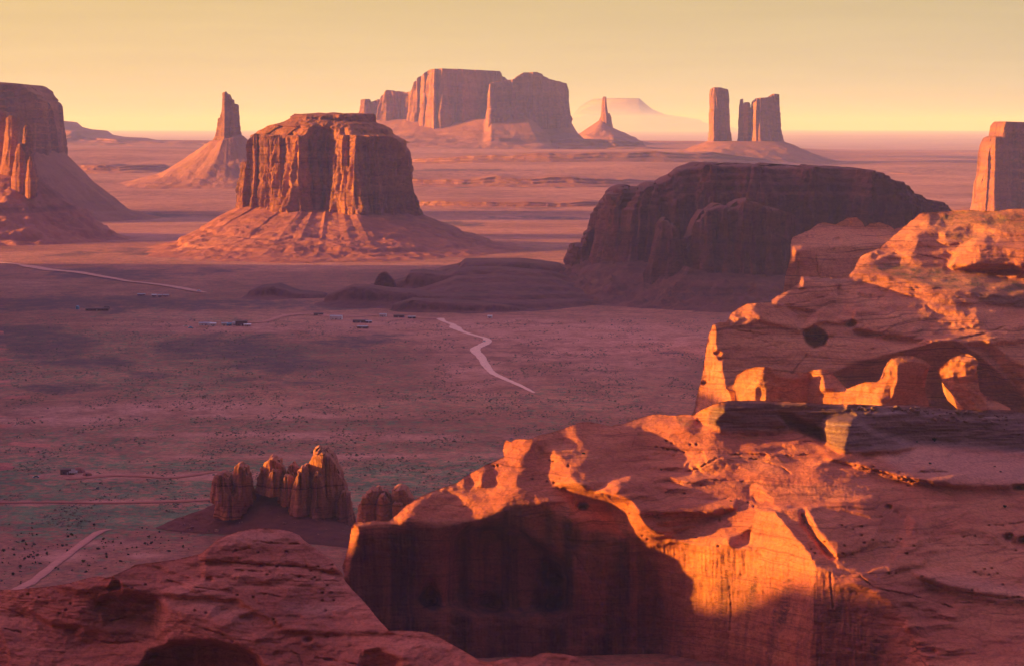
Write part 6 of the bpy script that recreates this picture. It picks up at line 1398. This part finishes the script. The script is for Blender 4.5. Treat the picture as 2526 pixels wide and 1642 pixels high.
# shrubs on the rocks
spots = [('C', 1680, 364, 3.4, 'round dark green bush on the dark bedded ledge, largest on the near ridge'), ('C', 1550, 370, 1.3, 'small bush left of the round green bush on the dark ledge'), ('C', 1733, 388, 1.1, 'tiny bush right of the round green bush on the dark ledge'), ('C', 1640, 524, 2.0, 'flat green shrub in a crack below the dark ledge'), ('C', 2098, 546, 1.6, 'dark shrub on the pale rippled slope, upper of two'), ('C', 2140, 582, 1.5, 'dark shrub on the pale rippled slope, lower of two'), ('C', 2172, 830, 2.4, 'wide teal shrub in a hollow of the right slope'), ('C', 1965, 470, 1.0, 'tiny shrub high on the pale rippled slope'),
         ('B', 1030, 512, 2.0, 'dark shrub in the shaded saddle of the left crest'), ('B', 1650, 640, 1.8, 'dark shrub in a crack right of the shaded saddle'), ('B', 2200, 890, 1.6, 'shrub low in the shaded bowl above the orange wall'), ('B', 2150, 955, 1.4, 'shrub just above the orange apron')]
for fr, a, b_, s_, lb in spots:
    p = on_ridge(*px(fr, [(a, b_)])[0])
    shrub((p[0], p[1] - 0.3, p[2] - 0.3), s_ * 0.8, lb, 'shrubs on the near ridge', shr[0])

def boulder_mesh(seed):
    rg = np.random.RandomState(seed)
    V, Fc = [], []
    n, m = 9, 6
    for j in range(m + 1):
        for i in range(n):
            a, b = 2 * math.pi * i / n, math.pi * j / m
            d = np.array([math.cos(a) * math.sin(b), math.sin(a) * math.sin(b), math.cos(b)])
            d = np.sign(d) * np.abs(d) ** 0.6
            V.append(d * np.array([1.0, 0.8, 0.55]) * (1 + 0.35 * float(fbm(d[0] * 1.2 + seed, d[1] * 1.2, d[2] * 1.2, 2))))
    for j in range(m):
        for i in range(n): Fc.append([j * n + i, (j + 1) * n + i, (j + 1) * n + (i + 1) % n, j * n + (i + 1) % n])
    me = bpy.data.meshes.new('boulder'); me.from_pydata([tuple(v) for v in V], [], Fc); me.materials.append(strata_rock)
    return me
bld = [boulder_mesh(i) for i in range(5)]
for i in range(70):
    u = rng.uniform(1115, 2309)
    v = np.interp(u, [1115, 1400, 1700, 2000, 2309], [115, 112, 130, 160, 190]) + abs(rng.gauss(0, 1)) * np.interp(u, [1115, 1700, 2309], [12, 45, 60]) + 6
    p = on_ridge(*px('C', [(u, v)])[0])
    o = bpy.data.objects.new('boulder', bld[i % 5]); C.objects.link(o)
    s_ = 0.55 + 1.3 * rng.random() ** 2
    o.location = (p[0], p[1] - 0.2, p[2] + 0.1); o.scale = (s_ * rng.uniform(0.8, 1.5), s_, s_); o.rotation_euler = (rng.uniform(-.3, .3), rng.uniform(-.3, .3), rng.uniform(0, 6.28))
    tag(o, 'broken sandstone block in the rubble along the dark ledge top', 'boulder', 'rubble blocks on the dark ledge')

for i in range(34):
    p = MOUND[0][rng.randrange(3, 56), rng.randrange(20, 200)]
    o = bpy.data.objects.new('boulder', bld[(i * 2) % 5]); C.objects.link(o)
    s_ = 0.5 + 1.1 * rng.random() ** 2.5
    o.location = p + np.array([0, 0, 0.1]); o.scale = (s_ * rng.uniform(0.8, 1.4), s_, s_ * 0.9); o.rotation_euler = (rng.uniform(-.3, .3), rng.uniform(-.3, .3), rng.uniform(0, 6.28))
    tag(o, 'fallen rock on the dark mound under the pinnacles', 'boulder', 'fallen rocks on the mound')

# ------------------------------------------------------------------ haze
def haze():
    m = bpy.data.materials.new('haze_air'); m.use_nodes = True
    t = m.node_tree; t.nodes.clear()
    o = t.nodes.new('ShaderNodeOutputMaterial'); v = t.nodes.new('ShaderNodeVolumePrincipled')
    v.inputs['Color'].default_value = HAZE_COL
    v.inputs['Absorption Color'].default_value = (1, 1, 1, 1)
    v.inputs['Density'].default_value = HAZE_D
    v.inputs['Anisotropy'].default_value = 0.0
    t.links.new(v.outputs[0], o.inputs['Volume'])
    X, Y0, Y1, Z0, Z1 = 175000.0, -3000.0, 175000.0, -90.0, 680.0
    V = [(x, y, z) for z in (Z0, Z1) for y in (Y0, Y1) for x in (-X, X)]
    Fc = [[0, 2, 3, 1], [4, 5, 7, 6], [0, 1, 5, 4], [2, 6, 7, 3], [0, 4, 6, 2], [1, 3, 7, 5]]
    ob = mesh_obj('haze', V, Fc, m, smooth=False)
    tag(ob, 'warm evening haze over the valley', kind='stuff')
HAZE_COL = (0.31, 0.34, 1.0, 1)
HAZE_D = 2.8e-5
haze()
